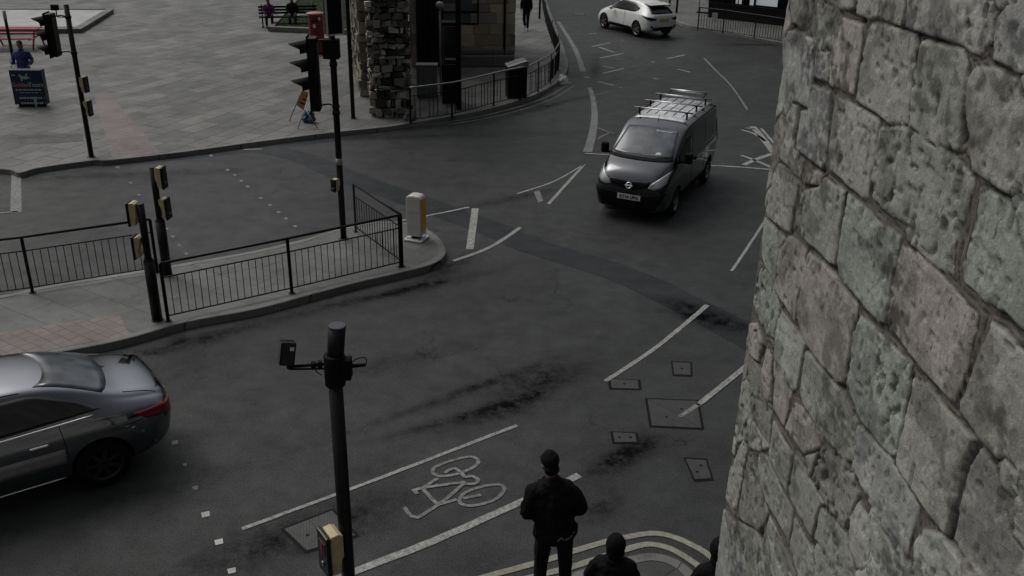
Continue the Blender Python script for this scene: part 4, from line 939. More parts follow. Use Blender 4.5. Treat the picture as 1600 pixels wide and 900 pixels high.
for q in (win[0], (win[0]+win[1])/2, win[1]): mb.box(M_ @ Vector((q, -.015, 2.9)), (.06, .05, 2.7), M=M_.to_3x3().to_4x4())
for z_ in (1.55, 1.98, 2.75, 3.5, 4.2): mb.box(M_ @ Vector(((win[0]+win[1])/2, -.016, z_)), (win[1]-win[0]+.06, .05, .05), M=M_.to_3x3().to_4x4())
mb.build('window_frame', 'black_matt', w_o, True)
mb = MB(); mb.box(M_ @ Vector((L_*.72, -.12, .22)), (L_*.56, .24, .44), M=M_.to_3x3().to_4x4()); mb.box(M_ @ Vector((L_*.72, -.07, .55)), (L_*.56, .14, .22), M=M_.to_3x3().to_4x4()); mb.build('plinth', 'pool_stone', t, True, bevel=.05)
mb = MB(); q = M_ @ Vector((X(787), -.10, 0)); mb.cyl((q.x, q.y, KH+.3), (q.x, q.y, 7), .045, n=10); mb.build('drainpipe', 'black_matt', t, True)
# street things in front of it
cbx = G(668, 150, KH); t = thing('equipment_cabinet', (cbx.x, cbx.y, KH), R(2), 'plain grey steel equipment cabinet behind the railing left of the black kiosk', 'cabinet')
hc = ZH(cbx, 101)-KH; mat('cabinet_grey', (.24, .24, .25), .5, noise_=.1)
MB().box((0, 0, hc/2), (.66, .40, hc)).build('body', 'cabinet_grey', t, bevel=.015); MB().box((0, -.01, hc+.015), (.70, .44, .03)).build('lid', 'cabinet_grey', t, bevel=.008)
MB().box((0, -.203, hc/2), (.56, .012, hc-.14)).build('door', 'cabinet_grey', t, bevel=.004)
q = G(689, 150, KH); t = thing('slim_post', (q.x, q.y, KH), 0, 'slim grey post with a small round lamp on top between cabinet and kiosk', 'post'); mb = MB(); zt_ = ZH(q, 8)-KH
mb.cyl((0, 0, 0), (0, 0, zt_), .03, n=10); mb.build('pole', 'cabinet_grey', t); MB().lathe([(0, -.12), (.10, -.09), (.13, 0), (.10, .09), (0, .12)], 16, Matrix.Translation((0, 0, zt_))).build('lamp', 'grey_plastic', t)
MB().box((.05, -.05, ZH(q, 42)-KH), (.07, .03, .22)).build('notice', 'white_plastic', t)
ks = G(706, 160, KH); t = thing('information_kiosk', (ks.x, ks.y, KH), R(3), 'tall black information kiosk with a small line of white lettering', 'kiosk'); hk = ZH(ks, 33)-KH
MB().box((0, 0, hk/2), (.60, .42, hk)).build('body', 'black_paint', t, bevel=.02)
mb = MB()
for x_ in (-.25, .25): mb.box((x_, -.215, hk*.72), (.012, .012, hk*.46))
for z_ in (hk*.49, hk*.95): mb.box((0, -.2155, z_), (.50, .012, .012))
mb.build('screen_frame', 'dull_steel', t); MB().box((0, -.212, hk*.72), (.49, .008, hk*.45)).build('screen', 'glass_dark', t)
zz = ZH(ks, 90)-KH
mb = MB()
for k in range(6): mb.box((-.17+k*.068, -.214, zz), (.045, .008, .06))
mb.build('white_lettering', 'white_plastic', t)
q = G(638, 172, KH); lamp(q, 3.0, .075, 'short broad black post between the ruined wall and the grey cabinet', 'street_post')
# litter bin
lb = G(806, 151, KH); t = thing('litter_bin', (lb.x, lb.y, KH), R(12), 'large black litter bin with a sloping silver top by the curved railing', 'bin'); hb = ZH(lb, 104)-KH
MB().box((0, 0, hb/2), (.62, .55, hb)).build('body', 'black_paint', t, bevel=.03)
R_ = Matrix(((1, 0, 0, 0), (0, 0, -1, 0), (0, 1, 0, 0), (0, 0, 0, 1)))
MB().prism([(-.34, hb), (.34, hb), (.34, hb+.20), (.28, hb+.24), (-.34, hb+.06)], -.31, .31, R_).build('lid', 'dull_steel', t, bevel=.02)
MB().box((.0, -.28, hb*.8), (.38, .02, .14)).build('opening', 'glass_dark', t)
q = G(843, 29, KH); lamp(q, 3.5, .05, 'thin black post inside the curved railing near the walking person', 'street_post')
# ------------------------------------------------------------------ shop side, top right
fb = [G(1090, 47, KH), G(1129, 52, KH), G(1178, 60, KH), G(1232, 69, KH), G(1300, 80, KH)]
railing(fb, 'black railing in front of the shop at the top right', sp=.13, bar_r=.012)
a = G(1106, 27, KH); b_ = G(1250, 44, KH); M_, L_ = frame_at(a, b_); ppm = L_/144; X = lambda px: (px-1106)*ppm
t = thing('shop_building', (a.x, a.y, KH), 0, 'dark fronted shop with bright white panels in its window, top right', 'shop')
paving('dark_brick', (.07, .05, .045), (.10, .07, .06), 0, .22, .075, .008)
R3 = M_.to_3x3().to_4x4()
mb = MB(); mb.box(M_ @ Vector((L_/2+1, 3.2, 3.5)), (L_+2, 6, 7), M=R3); mb.build('wall', 'dark_brick', t, True)
mb = MB(); mb.box(M_ @ Vector((L_/2+1, .1, .38)), (L_+2, .2, .76), M=R3); mb.build('stall_riser', 'black_gloss', t, True, bevel=.01)
mb = MB(); mb.box(M_ @ Vector((L_/2+1, .16, 1.9)), (L_+2, .05, 2.4), M=R3); mb.build('window', 'glass_dark', t, True)
m = mat('lit_panel', (.75, .76, .76), .6); m.node_tree.nodes['Principled BSDF'].inputs['Emission Color'].default_value = (.9, .95, 1, 1); m.node_tree.nodes['Principled BSDF'].inputs['Emission Strength'].default_value = .35  # glow added so the white posters in the window read bright
for x0_, x1_, z0_, z1_ in ((1147, 1150, .80, 2.9), (1152, 1156, .80, 2.9), (1169, 1176, .80, 1.15), (1179, 1211, .84, 2.9)):
    mb = MB(); mb.box(M_ @ Vector(((X(x0_)+X(x1_))/2, .10, (z0_+z1_)/2)), (X(x1_)-X(x0_), .03, z1_-z0_), M=R3); mb.build('window_panel', 'lit_panel', t, True)
mb = MB()
for q in (1106, 1128, 1143, 1160, 1177.5, 1214, 1245): mb.box(M_ @ Vector((X(q), .08, 1.9)), (.10, .14, 2.5), M=R3)
mb.build('frame', 'black_gloss', t, True)
for q, lb_, zt_ in ((G(1057, 20, KH), 'black post on the far pavement just right of the white car, the taller one', 2.2), (G(1046, 9, KH), 'black post beyond the white car, half cut by the top edge', 2.2)): lamp(q, zt_, .055, lb_, 'street_post')
q = G(1099, 20, KH); t = thing('pavement_sign', (q.x, q.y, KH), R(-15), 'pale rounded board standing at the left end of the shop railing', 'sign')
MB().prism([(-.3, .75), (-.38, 1.0), (-.38, 1.9), (.38, 1.9), (.38, .85), (.2, .62)], -.02, .02, R_).build('board', 'grey_plastic', t, bevel=.01)
mb = MB(); mb.cyl((-.25, 0, 0), (-.25, 0, .8), .02); mb.box((0, 0, .02), (.7, .4, .04)); mb.cyl((.25, 0, 0), (.25, 0, .8), .02); mb.build('stand', 'black_matt', t)
q = G(1117, 50, KH); nb = MB().box((0, 0, 0), (.24, .015, .34)).build('notice_board', 'white_plastic', None, bevel=.004); q2 = solve_base(1117, 26, math.hypot(q.x, q.y)-.1); nb.location = q2; nb.rotation_euler.z = R(-18)
tag(nb, 'small white notice hung on the shop railing', 'notice')
# ------------------------------------------------------------------ vehicles
def carpaint(name, col, metal=.5, rough=.32, coat=.8, dirt=.12):
    m = mat(name, col, rough, metal, noise_=dirt, nscale=2.5, coat=coat, detail=6); m.node_tree.nodes['Principled BSDF'].inputs['Coat Roughness'].default_value = .04; return m
carpaint('paint_grey', (.115, .118, .125), .95, .13, .6, .05); carpaint('paint_white', (.86, .87, .86), 0, .35); carpaint('paint_silver', (.26, .27, .295), 1, .08, .5, .03)
mat('glass_car', (.015, .018, .02), .06, spec=.7); mat('headlamp', (.42, .44, .46), .12, .3, coat=1); mat('seat_dark', (.012, .012, .013), .8)
m = mat('windscreen', (.07, .082, .095), .08, noise_=.75, nscale=2.2, spec=.8, detail=2)
mat('rim_dark', (.05, .05, .052), .4, .6); mat('plate_white', (.60, .60, .58), .4); mat('plate_yellow', (.55, .40, .10), .4); mat('door_sign', (.34, .31, .31), .45, noise_=.15)
class Car:
    def __init__(s, name, loc, ang, label, cat, group=None): s.t = thing(name, loc, ang, label, cat, group)
    def body(s, stations, m, arches, arch_r, z_ax, cl=2):
        """stations: (x, zb, wb, w1, z1, w2, z2, wbelt, zbelt, wr, zt)"""
        vs = []; fs = []; k = None; s.tuck = getattr(s, 'tuck', 1)
        for (x, zb, w_, z1, wb, zbelt, wr, zt) in stations:
            half = [(0, zb), (w_*.6, zb), (w_*s.tuck*.96, zb+.02), (w_*s.tuck, zb+.14), (w_*1.005, z1), (wb, zbelt), (wb*.985, zbelt+.015), (wr*.5+wb*.5, zbelt+(zt-zbelt)*.50), (wr+.035, zt-.07), (wr, zt-.03), (wr*.75, zt), (wr*.35, zt+.015), (0, zt+.02)]
            ring = [(y, z) for y, z in half]+[(-y, z) for y, z in half[-2:0:-1]]; k = len(ring)
            vs += [(x, y, z) for y, z in ring]
        n = len(stations)
        for i in range(n-1):
            for j in range(k): a = i*k; b_ = a+k; fs.append((a+j, a+(j+1) % k, b_+(j+1) % k, b_+j))
        fs.append(tuple(range(k-1, -1, -1))); fs.append(tuple((n-1)*k+j for j in range(k)))
        me = bpy.data.meshes.new('body'); me.from_pydata(vs, [], fs); o = link('body', me, s.t, subsurf=cl)
        bm = bmesh.new(); bm.from_mesh(me); bmesh.ops.recalc_face_normals(bm, faces=bm.faces); bm.to_mesh(me); bm.free()
        bake(o); me = o.data
        bm = bmesh.new(); bm.from_mesh(me); s.bvh = BVHTree.FromBMesh(bm); bm.free()
        # wheel arches
        cuts = MB()
        for x in arches:
            for sgn in (-1, 1): cuts.cyl((x, sgn*.55, z_ax+.02), (x, sgn*1.3, z_ax+.02), arch_r, n=40)
        c = cuts.build('cut', 'black_matt'); MW[c] = Matrix.Identity(4)
        bmc = bmesh.new(); bmc.from_mesh(c.data); bmesh.ops.recalc_face_normals(bmc, faces=bmc.faces); bmc.to_mesh(c.data); bmc.free()
        c.matrix_world = MW[s.t]
        o.data.materials.clear(); o.data.materials.append(MATS[m]); o.data.materials.append(MATS['black_matt']); c.data.materials.clear(); c.data.materials.append(MATS[m]); c.data.materials.append(MATS['black_matt'])
        for p in c.data.polygons: p.material_index = 1
        md = o.modifiers.new('b', 'BOOLEAN'); md.operation = 'DIFFERENCE'; md.object = c; md.solver = 'EXACT'
        sv = o.parent; o.parent = None; c.matrix_world = Matrix.Identity(4); me2 = ev(o, (c,)); o.modifiers.clear(); o.data = me2; o.parent = sv; bpy.data.objects.remove(c)
        for p in o.data.polygons: p.use_smooth = True
        me = o.data; me.set_sharp_from_angle(angle=R(40)) if hasattr(me, 'set_sharp_from_angle') else None
        s.b = o; return o
    def hit(s, p, d):
        h = s.bvh.ray_cast(Vector(p), Vector(d)); return (h[0], h[1]) if h[0] else (None, None)
    def patch(s, name, rows, axis, m, parent=None, out=.006, nu=14, nv=5):
        """rows: list of polylines (2D) swept from the first to the last; projected along axis onto the body.
        axis: 'L'/'R' side (x,z) ; 'F'/'B' front/back (y,z) ; 'T' top (x,y)"""
        def along(pl_, u):
            L0 = [0]; 
            for i in range(len(pl_)-1): L0.append(L0[-1]+math.dist(pl_[i], pl_[i+1]))
            q = u*L0[-1]
            for i in range(len(pl_)-1):
                if q <= L0[i+1]+1e-9: f = (q-L0[i])/max(1e-9, L0[i+1]-L0[i]); return (pl_[i][0]+(pl_[i+1][0]-pl_[i][0])*f, pl_[i][1]+(pl_[i+1][1]-pl_[i][1])*f)
            return pl_[-1]
        D = {'L': (0, -1, 0), 'R': (0, 1, 0), 'F': (-1, 0, 0), 'B': (1, 0, 0), 'T': (0, 0, -1)}[axis]
        vs = []; fs = []
        for iv in range(nv+1):
            for iu in range(nu+1):
                u, v = iu/nu, iv/nv; a = along(rows[0], u); b_ = along(rows[-1], u); x, y = a[0]+(b_[0]-a[0])*v, a[1]+(b_[1]-a[1])*v
                o = {'L': (x, 3, y), 'R': (x, -3, y), 'F': (4, x, y), 'B': (-4, x, y), 'T': (x, y, 4)}[axis]
                h, nn = s.hit(o, D)
                if h is None: h = Vector(vs[-1]) if vs else Vector(o)*.2; nn = -Vector(D)
                else: 
                    if nn.dot(Vector(D)) > 0: nn = -nn
                    h = h+nn*out
                vs.append(h)
        w_ = nu+1
        for iv in range(nv):
            for iu in range(nu): a = iv*w_+iu; fs.append((a, a+1, a+w_+1, a+w_))
        mb = MB(); mb.add(vs, fs, True); o = mb.build(name, m, parent or s.t)
        md = o.modifiers.new('sol', 'SOLIDIFY'); md.thickness = out+.004; md.offset = -1 if True else 1
        # make normals face outwards
        me = o.data; nsum = sum((p.normal for p in me.polygons), Vector())
        if nsum.dot(Vector(D)) > 0: me.flip_normals()
        return o
    def wheels(s, xs, yw, r, wdt, spokes=5, rim='dull_steel'):
        for x in xs:
            for sg in (1, -1):
                M_ = Matrix.Translation((x, sg*yw, r)) @ Matrix.Rotation(R(-90*sg), 4, 'X')
                h = wdt/2; tr_ = MB().lathe([(r*.62, h*.9), (r*.80, h), (r*.95, h*.85), (r, h*.5), (r, -h*.5), (r*.95, -h*.85), (r*.8, -h), (r*.6, -h)], 36, M_)
                w_ = MB().lathe([(0, h*.55), (r*.16, h*.6), (r*.18, h*.2), (.001, h*.1)], 20, M_).build('wheel', 'black_matt', s.t)
                tr_.build('tyre', 'tyre', w_)
                mb = MB().lathe([(r*.68, h*.92), (r*.64, h*.95), (r*.60, h*.7), (r*.58, -h)], 36, M_)
                for k in range(spokes):
                    a = 2*math.pi*k/spokes; mb.box(M_ @ Vector((math.cos(a)*r*.36, math.sin(a)*r*.36, h*.6)), (r*.56, r*.15, h*.25), M=(M_ @ Matrix.Rotation(a, 4, 'Z')).to_3x3().to_4x4())
                mb.build('rim', rim, w_)
                MB().lathe([(0, -h*.2), (r*.6, -h*.2)], 24, M_).build('brake_disc', 'black_matt', w_)
    def mirror(s, x, y, z, m, sgn, ww=.20):
        M_ = Matrix.Translation((x, sgn*(y+ww/2+.05), z)); mb = MB(); bm = bmesh.new(); bmesh.ops.create_icosphere(bm, subdivisions=3, radius=1)
        mb.add([M_ @ Vector((v.co.x*.09, v.co.y*ww/2, v.co.z*.085*(1.2 if ww > .2 else 1))) for v in bm.verts], [tuple(v.index for v in f.verts) for f in bm.faces], True); bm.free()
        mb.cyl((x+.02, sgn*(y-.04), z-.05), (x, sgn*(y+.09), z-.03), .025, n=8); mb.build('mirror', m, s.t)
    def wiper(s, pts2, axis='F'):
        mb = MB(); D = {'F': (-1, 0, 0), 'B': (1, 0, 0)}[axis]; path = []
        for i in range(9):
            t_ = i/8; y = pts2[0][0]+(pts2[1][0]-pts2[0][0])*t_; z = pts2[0][1]+(pts2[1][1]-pts2[0][1])*t_; h, n_ = s.hit((4 if axis == 'F' else -4, y, z), D)
            if h: path.append(h-Vector(D)*.02)
        if len(path) > 2: mb.tube(path, .009, 6); mb.build('wiper', 'black_matt', s.t)
def lnr(p, n=8): return [(p[0][0]+(p[1][0]-p[0][0])*i/n, p[0][1]+(p[1][1]-p[0][1])*i/n) for i in range(n+1)]
# ---- grey panel van ----------------------------------------------------
vb = R(25); hv = Vector((-math.sin(vb), -math.cos(vb), 0)); fp = G(981, 331, .2); vc = fp-hv*2.17; va = math.atan2(hv.y, hv.x)
v = Car('panel_van', (vc.x, vc.y, 0), va, 'dark grey panel van with roof bars driving towards the camera', 'van')
#   x, zb, w, z1, wbelt, zbelt, wr, zt
v.tuck = .955
v.body([(-2.20, .40, .72, .9, .70, 1.05, .62, 1.70), (-2.17, .30, .80, .9, .78, 1.05, .68, 1.78), (-2.0, .24, .84, .92, .84, 1.10, .72, 1.84), (-1.2, .22, .85, .92, .85, 1.10, .735, 1.865), (-.3, .22, .85, .92, .85, 1.08, .735, 1.865), (.35, .22, .85, .92, .845, 1.05, .715, 1.84),
        (.66, .22, .85, .92, .84, 1.08, .69, 1.77), (1.0, .22, .85, .90, .83, 1.10, .70, 1.58), (1.36, .22, .85, .88, .81, 1.10, .71, 1.37), (1.52, .22, .85, .86, .80, 1.07, .70, 1.275), (1.80, .22, .845, .82, .78, 1.02, .65, 1.20), (2.02, .22, .82, .74, .74, .94, .60, 1.10), (2.14, .24, .78, .66, .69, .84, .54, .99), (2.22, .30, .67, .58, .59, .72, .46, .84)],
       'paint_grey', (1.32, -1.40), .36, .31)
v.wheels((1.32, -1.40), .735, .31, .19)
v.patch('windscreen', [[(-.70, 1.305), (-.35, 1.28), (.35, 1.28), (.70, 1.305)], [(-.58, 1.73), (-.3, 1.755), (.3, 1.755), (.58, 1.73)]], 'F', 'windscreen', out=.010, nu=20, nv=10)
v.patch('scuttle', [[(-.72, 1.245), (.72, 1.245)], [(-.70, 1.295), (-.35, 1.27), (.35, 1.27), (.70, 1.295)]], 'F', 'black_matt', nu=20, nv=3, out=.012)
for sg, ax in ((1, 'L'), (-1, 'R')):
    v.patch('side_window', [[(.30, 1.14), (1.20, 1.16)], [(.30, 1.63), (.62, 1.61), (1.20, 1.32)]], ax, 'glass_dark')
    v.patch('sliding_rail', [[(-2.0, 1.12), (-.7, 1.12)], [(-2.0, 1.145), (-.7, 1.145)]], ax, 'dull_steel', nv=1)
    v.patch('door_gap', [[(.24, .40), (.24, 1.68)], [(.252, .40), (.252, 1.68)]], ax, 'black_matt', nv=1, out=.003); v.patch('door_gap', [[(-.85, .40), (-.85, 1.72)], [(-.838, .40), (-.838, 1.72)]], ax, 'black_matt', nv=1, out=.003)
    v.patch('door_handle', [[(.02, .98), (.18, .98)], [(.02, 1.02), (.18, 1.02)]], ax, 'black_matt', out=.03, nv=1)
    v.patch('sill_trim', [[(-.98, .30), (.92, .30)], [(-.98, .42), (.92, .42)]], ax, 'black_matt', out=.014)
    v.patch('rear_light', [[(-2.13, .95), (-2.02, .95)], [(-2.10, 1.45), (-2.02, 1.45)]], ax, 'red_lens', out=.012, nu=4)
    s_ = sg
    v.patch('headlight', [[(s_*.42, .80), (s_*.54, .775), (s_*.66, .81), (s_*.76, .89)], [(s_*.46, .88), (s_*.58, .97), (s_*.68, 1.05), (s_*.765, 1.10)]], 'F', 'headlamp', out=.012, nu=12, nv=6)
    v.patch('headlight_bezel', [[(s_*.40, .785), (s_*.54, .755), (s_*.67, .79)], [(s_*.42, .805), (s_*.54, .78), (s_*.66, .812)]], 'F', 'black_gloss', out=.009, nu=12, nv=1)
    v.patch('fog_light', [[(s_*.50, .36), (s_*.64, .36)], [(s_*.50, .48), (s_*.64, .48)]], 'F', 'black_gloss', out=.010, nu=6, nv=3)
    mb = MB(); mb.box((1.14, sg*.97, 1.27), (.12, .17, .24)); mr_ = mb.build('mirror', 'black_matt', v.t, bevel=.035); mb = MB(); mb.cyl((1.16, sg*.80, 1.17), (1.14, sg*.96, 1.20), .03, n=8); mb.build('mirror_arm', 'black_matt', mr_)
v.patch('grille', [[(-.42, .82), (-.20, .745), (0, .705), (.20, .745), (.42, .82)], [(-.45, .93), (-.2, .925), (0, .92), (.2, .925), (.45, .93)]], 'F', 'black_gloss', out=.010, nu=20, nv=5)
v.patch('bumper', [[(-.60, .32), (0, .27), (.60, .32)], [(-.79, .70), (-.3, .655), (.3, .655), (.79, .70)]], 'F', 'black_matt', out=.020, nu=24, nv=6)
h_, n_ = v.hit((4, 0, .82), (-1, 0, 0))
Me = Matrix.Translation(h_+Vector((.030, 0, 0))) @ Matrix.Rotation(R(90-22), 4, 'Y')
mb = MB(); mb.tube([Me @ Vector((math.cos(a*.3142)*.062, math.sin(a*.3142)*.062, 0)) for a in range(20)], .013, 8, True); em = mb.build('emblem_ring', 'chrome', v.t); mb = MB(); mb.box(Me @ Vector((0, 0, .004)), (.034, .17, .014), M=Me.to_3x3().to_4x4()); mb.build('emblem_bar', 'chrome', em, bevel=.004)
h_, n_ = v.hit((4, .02, .575), (-1, 0, 0)); xp = h_.x+.03
npl = MB().box((xp, .02, .565), (.012, .52, .115), M=Matrix.Rotation(R(-6), 4, 'Y')).build('number_plate', 'plate_white', v.t, bevel=.003)
Mt = Matrix.Translation((xp+.010, .02, .563)) @ Matrix.Rotation(R(-6), 4, 'Y') @ Matrix.Rotation(R(90), 4, 'Z') @ Matrix.Rotation(R(90), 4, 'X')
text_mesh('KT16 UPG', .095, 'plate_text', 'black_matt', npl, Mt, .001, bold=.003)
v.wiper([(-.55, 1.315), (.02, 1.325)]); v.wiper([(.02, 1.31), (.6, 1.315)])
v.patch('roof_panel', [[(-2.05, -.60), (.30, -.60)], [(-2.05, .60), (.30, .60)]], 'T', 'silver_metal', out=.004, nu=10, nv=10) if False else None
# ribbed roof; bright sky reflection painted in as a pale panel
mat('roof_sky_sheen', (.85, .86, .88), .25, .1, noise_=.4, nscale=1.6, coat=.6)
rf = v.patch('roof_panel', [[(-2.0, -.60), (.28, -.60)], [(-2.0, .60), (.28, .60)]], 'T', 'roof_sky_sheen', out=.005, nu=16, nv=12)
for y_ in (-.42, -.21, 0, .21, .42):
    path = []
    for i in range(12):
        x_ = -1.8+i*.16; h, q_ = v.hit((x_, y_, 4), (0, 0, -1)); path.append(h+Vector((0, 0, .006)))
    MB().tube(path, .012, 6).build('roof_rib', 'paint_grey', rf)
for x_ in (-1.55, -.75, .05):
    mb = MB(); mb.cyl((x_, -.70, 2.0), (x_, .70, 2.0), .019, n=10); rb_ = mb.build('roof_bar', 'silver_metal', v.t)
    for y_ in (-.56, .56):
        h, q_ = v.hit((x_, y_, 4), (0, 0, -1)); mb = MB(); mb.box(((x_, y_, (h.z+2.0)/2)), (.05, .035, 2.0-h.z+.02)); mb.build('bar_foot', 'black_matt', rb_, bevel=.005)
mb = MB(); mb.cyl((-1.90, -.42, 2.06), (-1.90, .50, 2.06), .028, n=12); rl = mb.build('ladder_roller', 'silver_metal', v.t)
for y_ in (-.40, .47): mb = MB(); mb.tube([(-1.90, y_, 2.06), (-1.78, y_, 2.02), (-1.55, y_, 2.0)], .014, 6); mb.build('roller_arm', 'black_matt', rl)
h, q_ = v.hit((.42, 0, 4), (0, 0, -1)); MB().cyl(h, h+Vector((-.10, 0, .13)), .008, .004, n=6).build('aerial', 'black_matt', v.t)
# things seen behind the windscreen are pale marks on its lower edge
v.patch('dashboard_paper', [[(.30, 1.33), (.44, 1.33)], [(.32, 1.37), (.42, 1.37)]], 'F', 'white_plastic', out=.013, nu=4, nv=3)
v.patch('sun_strip', [[(.10, 1.69), (.50, 1.675)], [(.10, 1.715), (.50, 1.70)]], 'F', 'grey_plastic', out=.013, nu=8, nv=1)
# ---- white crossover ----------------------------------------------------
ra = G(993, 57.5, 0)
best_ = None
for k in range(400):
    y_ = 46.5-k*.02; fa = G(943, y_, 0)
    if (fa-ra).length > 2.6: break
hd = (fa-ra).normalized(); lf = Vector((-hd.y, hd.x, 0)); cc2 = ra+hd*1.30-lf*.88
c = Car('crossover_car', (cc2.x, cc2.y, 0), math.atan2(hd.y, hd.x), 'white crossover car with black rear lamps turning away at the top of the photo', 'car')
c.body([(-2.17, .50, .58, .70, .58, .80, .42, .94), (-2.12, .38, .72, .72, .70, .88, .54, 1.03), (-1.98, .30, .84, .72, .80, .95, .56, 1.14), (-1.72, .26, .90, .72, .85, .98, .54, 1.32), (-1.35, .24, .91, .70, .86, 1.0, .55, 1.46), (-.85, .22, .87, .64, .83, .98, .57, 1.54), (-.2, .22, .85, .62, .82, .95, .585, 1.565), (.35, .22, .85, .62, .82, .93, .57, 1.51),
        (.72, .22, .86, .62, .82, .93, .56, 1.33), (1.08, .22, .88, .64, .80, .92, .60, 1.10), (1.35, .24, .90, .66, .80, .88, .60, 1.02), (1.72, .24, .87, .64, .76, .80, .56, .95), (1.98, .25, .78, .58, .68, .72, .48, .86), (2.14, .28, .60, .48, .54, .58, .38, .70)], 'paint_white', (1.34, -1.30), .385, .34)
c.wheels((1.34, -1.30), .79, .34, .21, 5, 'dull_steel')
for sg, ax in ((1, 'L'), (-1, 'R')):
    c.patch('side_window', [[(-1.25, 1.17), (-1.0, 1.06), (.95, 1.02)], [(-1.25, 1.24), (-.85, 1.42), (.1, 1.48), (.45, 1.42), (.95, 1.06)]], ax, 'glass_dark', nu=20, nv=6)
    c.patch('sill_trim', [[(-.88, .26), (.92, .26)], [(-.88, .40), (.92, .40)]], ax, 'black_matt', out=.012)
    c.patch('rear_light', [[(-2.10, .80), (-1.75, .93)], [(-2.10, .93), (-1.60, .99)]], ax, 'black_gloss', out=.016, nu=8, nv=3)
    c.patch('rear_vent', [[(sg*.56, .46), (sg*.66, .48)], [(sg*.58, .54), (sg*.70, .60)]], 'B', 'black_gloss', out=.010, nu=6, nv=3)
    c.patch('rear_light_inner', [[(sg*.44, .82), (sg*.72, .80)], [(sg*.42, .88), (sg*.76, .94)]], 'B', 'red_lens' if False else 'black_gloss', out=.014, nu=6, nv=3)
    c.mirror(.62, .84, 1.06, 'paint_white', sg, .18)
    c.patch('door_gap', [[(-.28, .42), (-.28, 1.02)], [(-.27, .42), (-.27, 1.02)]], ax, 'black_matt', nv=1, out=.003)
c.patch('rear_window', [[(-.60, 1.06), (.60, 1.06)], [(-.52, 1.34), (.52, 1.34)]], 'B', 'glass_dark', nu=14, nv=8, out=.008)
c.patch('windscreen', [[(-.62, 1.12), (.62, 1.12)], [(-.52, 1.46), (.52, 1.46)]], 'F', 'windscreen', nu=14, nv=8, out=.008)
mb = MB(); R_ = Matrix(((1, 0, 0, 0), (0, 0, -1, 0), (0, 1, 0, 0), (0, 0, 0, 1))); mb.prism([(-1.30, 1.475), (-1.86, 1.43), (-1.84, 1.40), (-1.35, 1.42)], -.53, .53, R_); mb.build('spoiler', 'paint_white', c.t, bevel=.012)
c.patch('rear_bumper_trim', [[(-.50, .34), (.50, .34)], [(-.56, .50), (.56, .50)]], 'B', 'black_matt', out=.016, nu=12, nv=4)
h_, n_ = c.hit((-4, 0, .80), (1, 0, 0)); npl = MB().box((h_.x-.012, 0, .80), (.012, .50, .11), M=Matrix.Rotation(R(8), 4, 'Y')).build('number_plate', 'plate_yellow', c.t, bevel=.003)
c.wiper([(0, 1.10), (.35, 1.12)], 'B')
# ---- silver saloon, near left ------------------------------------------
sb_ = R(54.7); hs_ = Vector((-math.sin(sb_), -math.cos(sb_), 0)); ang = math.atan2(hs_.y, hs_.x); lf = Vector((-hs_.y, hs_.x, 0))
q = G(243, 634, .84); sc_ = q+hs_*2.14-lf*.70
c = Car('saloon_car', (sc_.x, sc_.y, 0), ang, 'silver saloon car with chrome window strip driving out at the left edge', 'car')
c.tuck = .93
c.body([(-2.36, .52, .55, .62, .54, .74, .42, .90), (-2.31, .40, .70, .66, .68, .84, .54, .985), (-2.18, .30, .82, .80, .78, .90, .60, 1.045), (-1.96, .24, .88, .80, .82, .93, .64, 1.09), (-1.74, .21, .90, .80, .83, .94, .63, 1.13), (-1.52, .20, .90, .80, .83, .945, .61, 1.22), (-1.12, .20, .89, .80, .825, .94, .57, 1.385), (-.68, .20, .885, .80, .82, .93, .565, 1.465), (0, .20, .88, .80, .82, .92, .57, 1.485), (.45, .20, .88, .80, .82, .91, .56, 1.45),
        (.85, .20, .88, .80, .82, .91, .55, 1.28), (1.22, .20, .89, .80, .81, .90, .60, 1.07), (1.5, .21, .90, .62, .80, .86, .62, 1.0), (1.9, .22, .87, .60, .75, .78, .58, .92), (2.2, .24, .78, .54, .66, .68, .48, .82), (2.36, .28, .60, .44, .52, .54, .38, .66)], 'paint_silver', (1.42, -1.42), .365, .325)
c.wheels((1.42, -1.42), .755, .325, .21, 7, 'rim_dark')
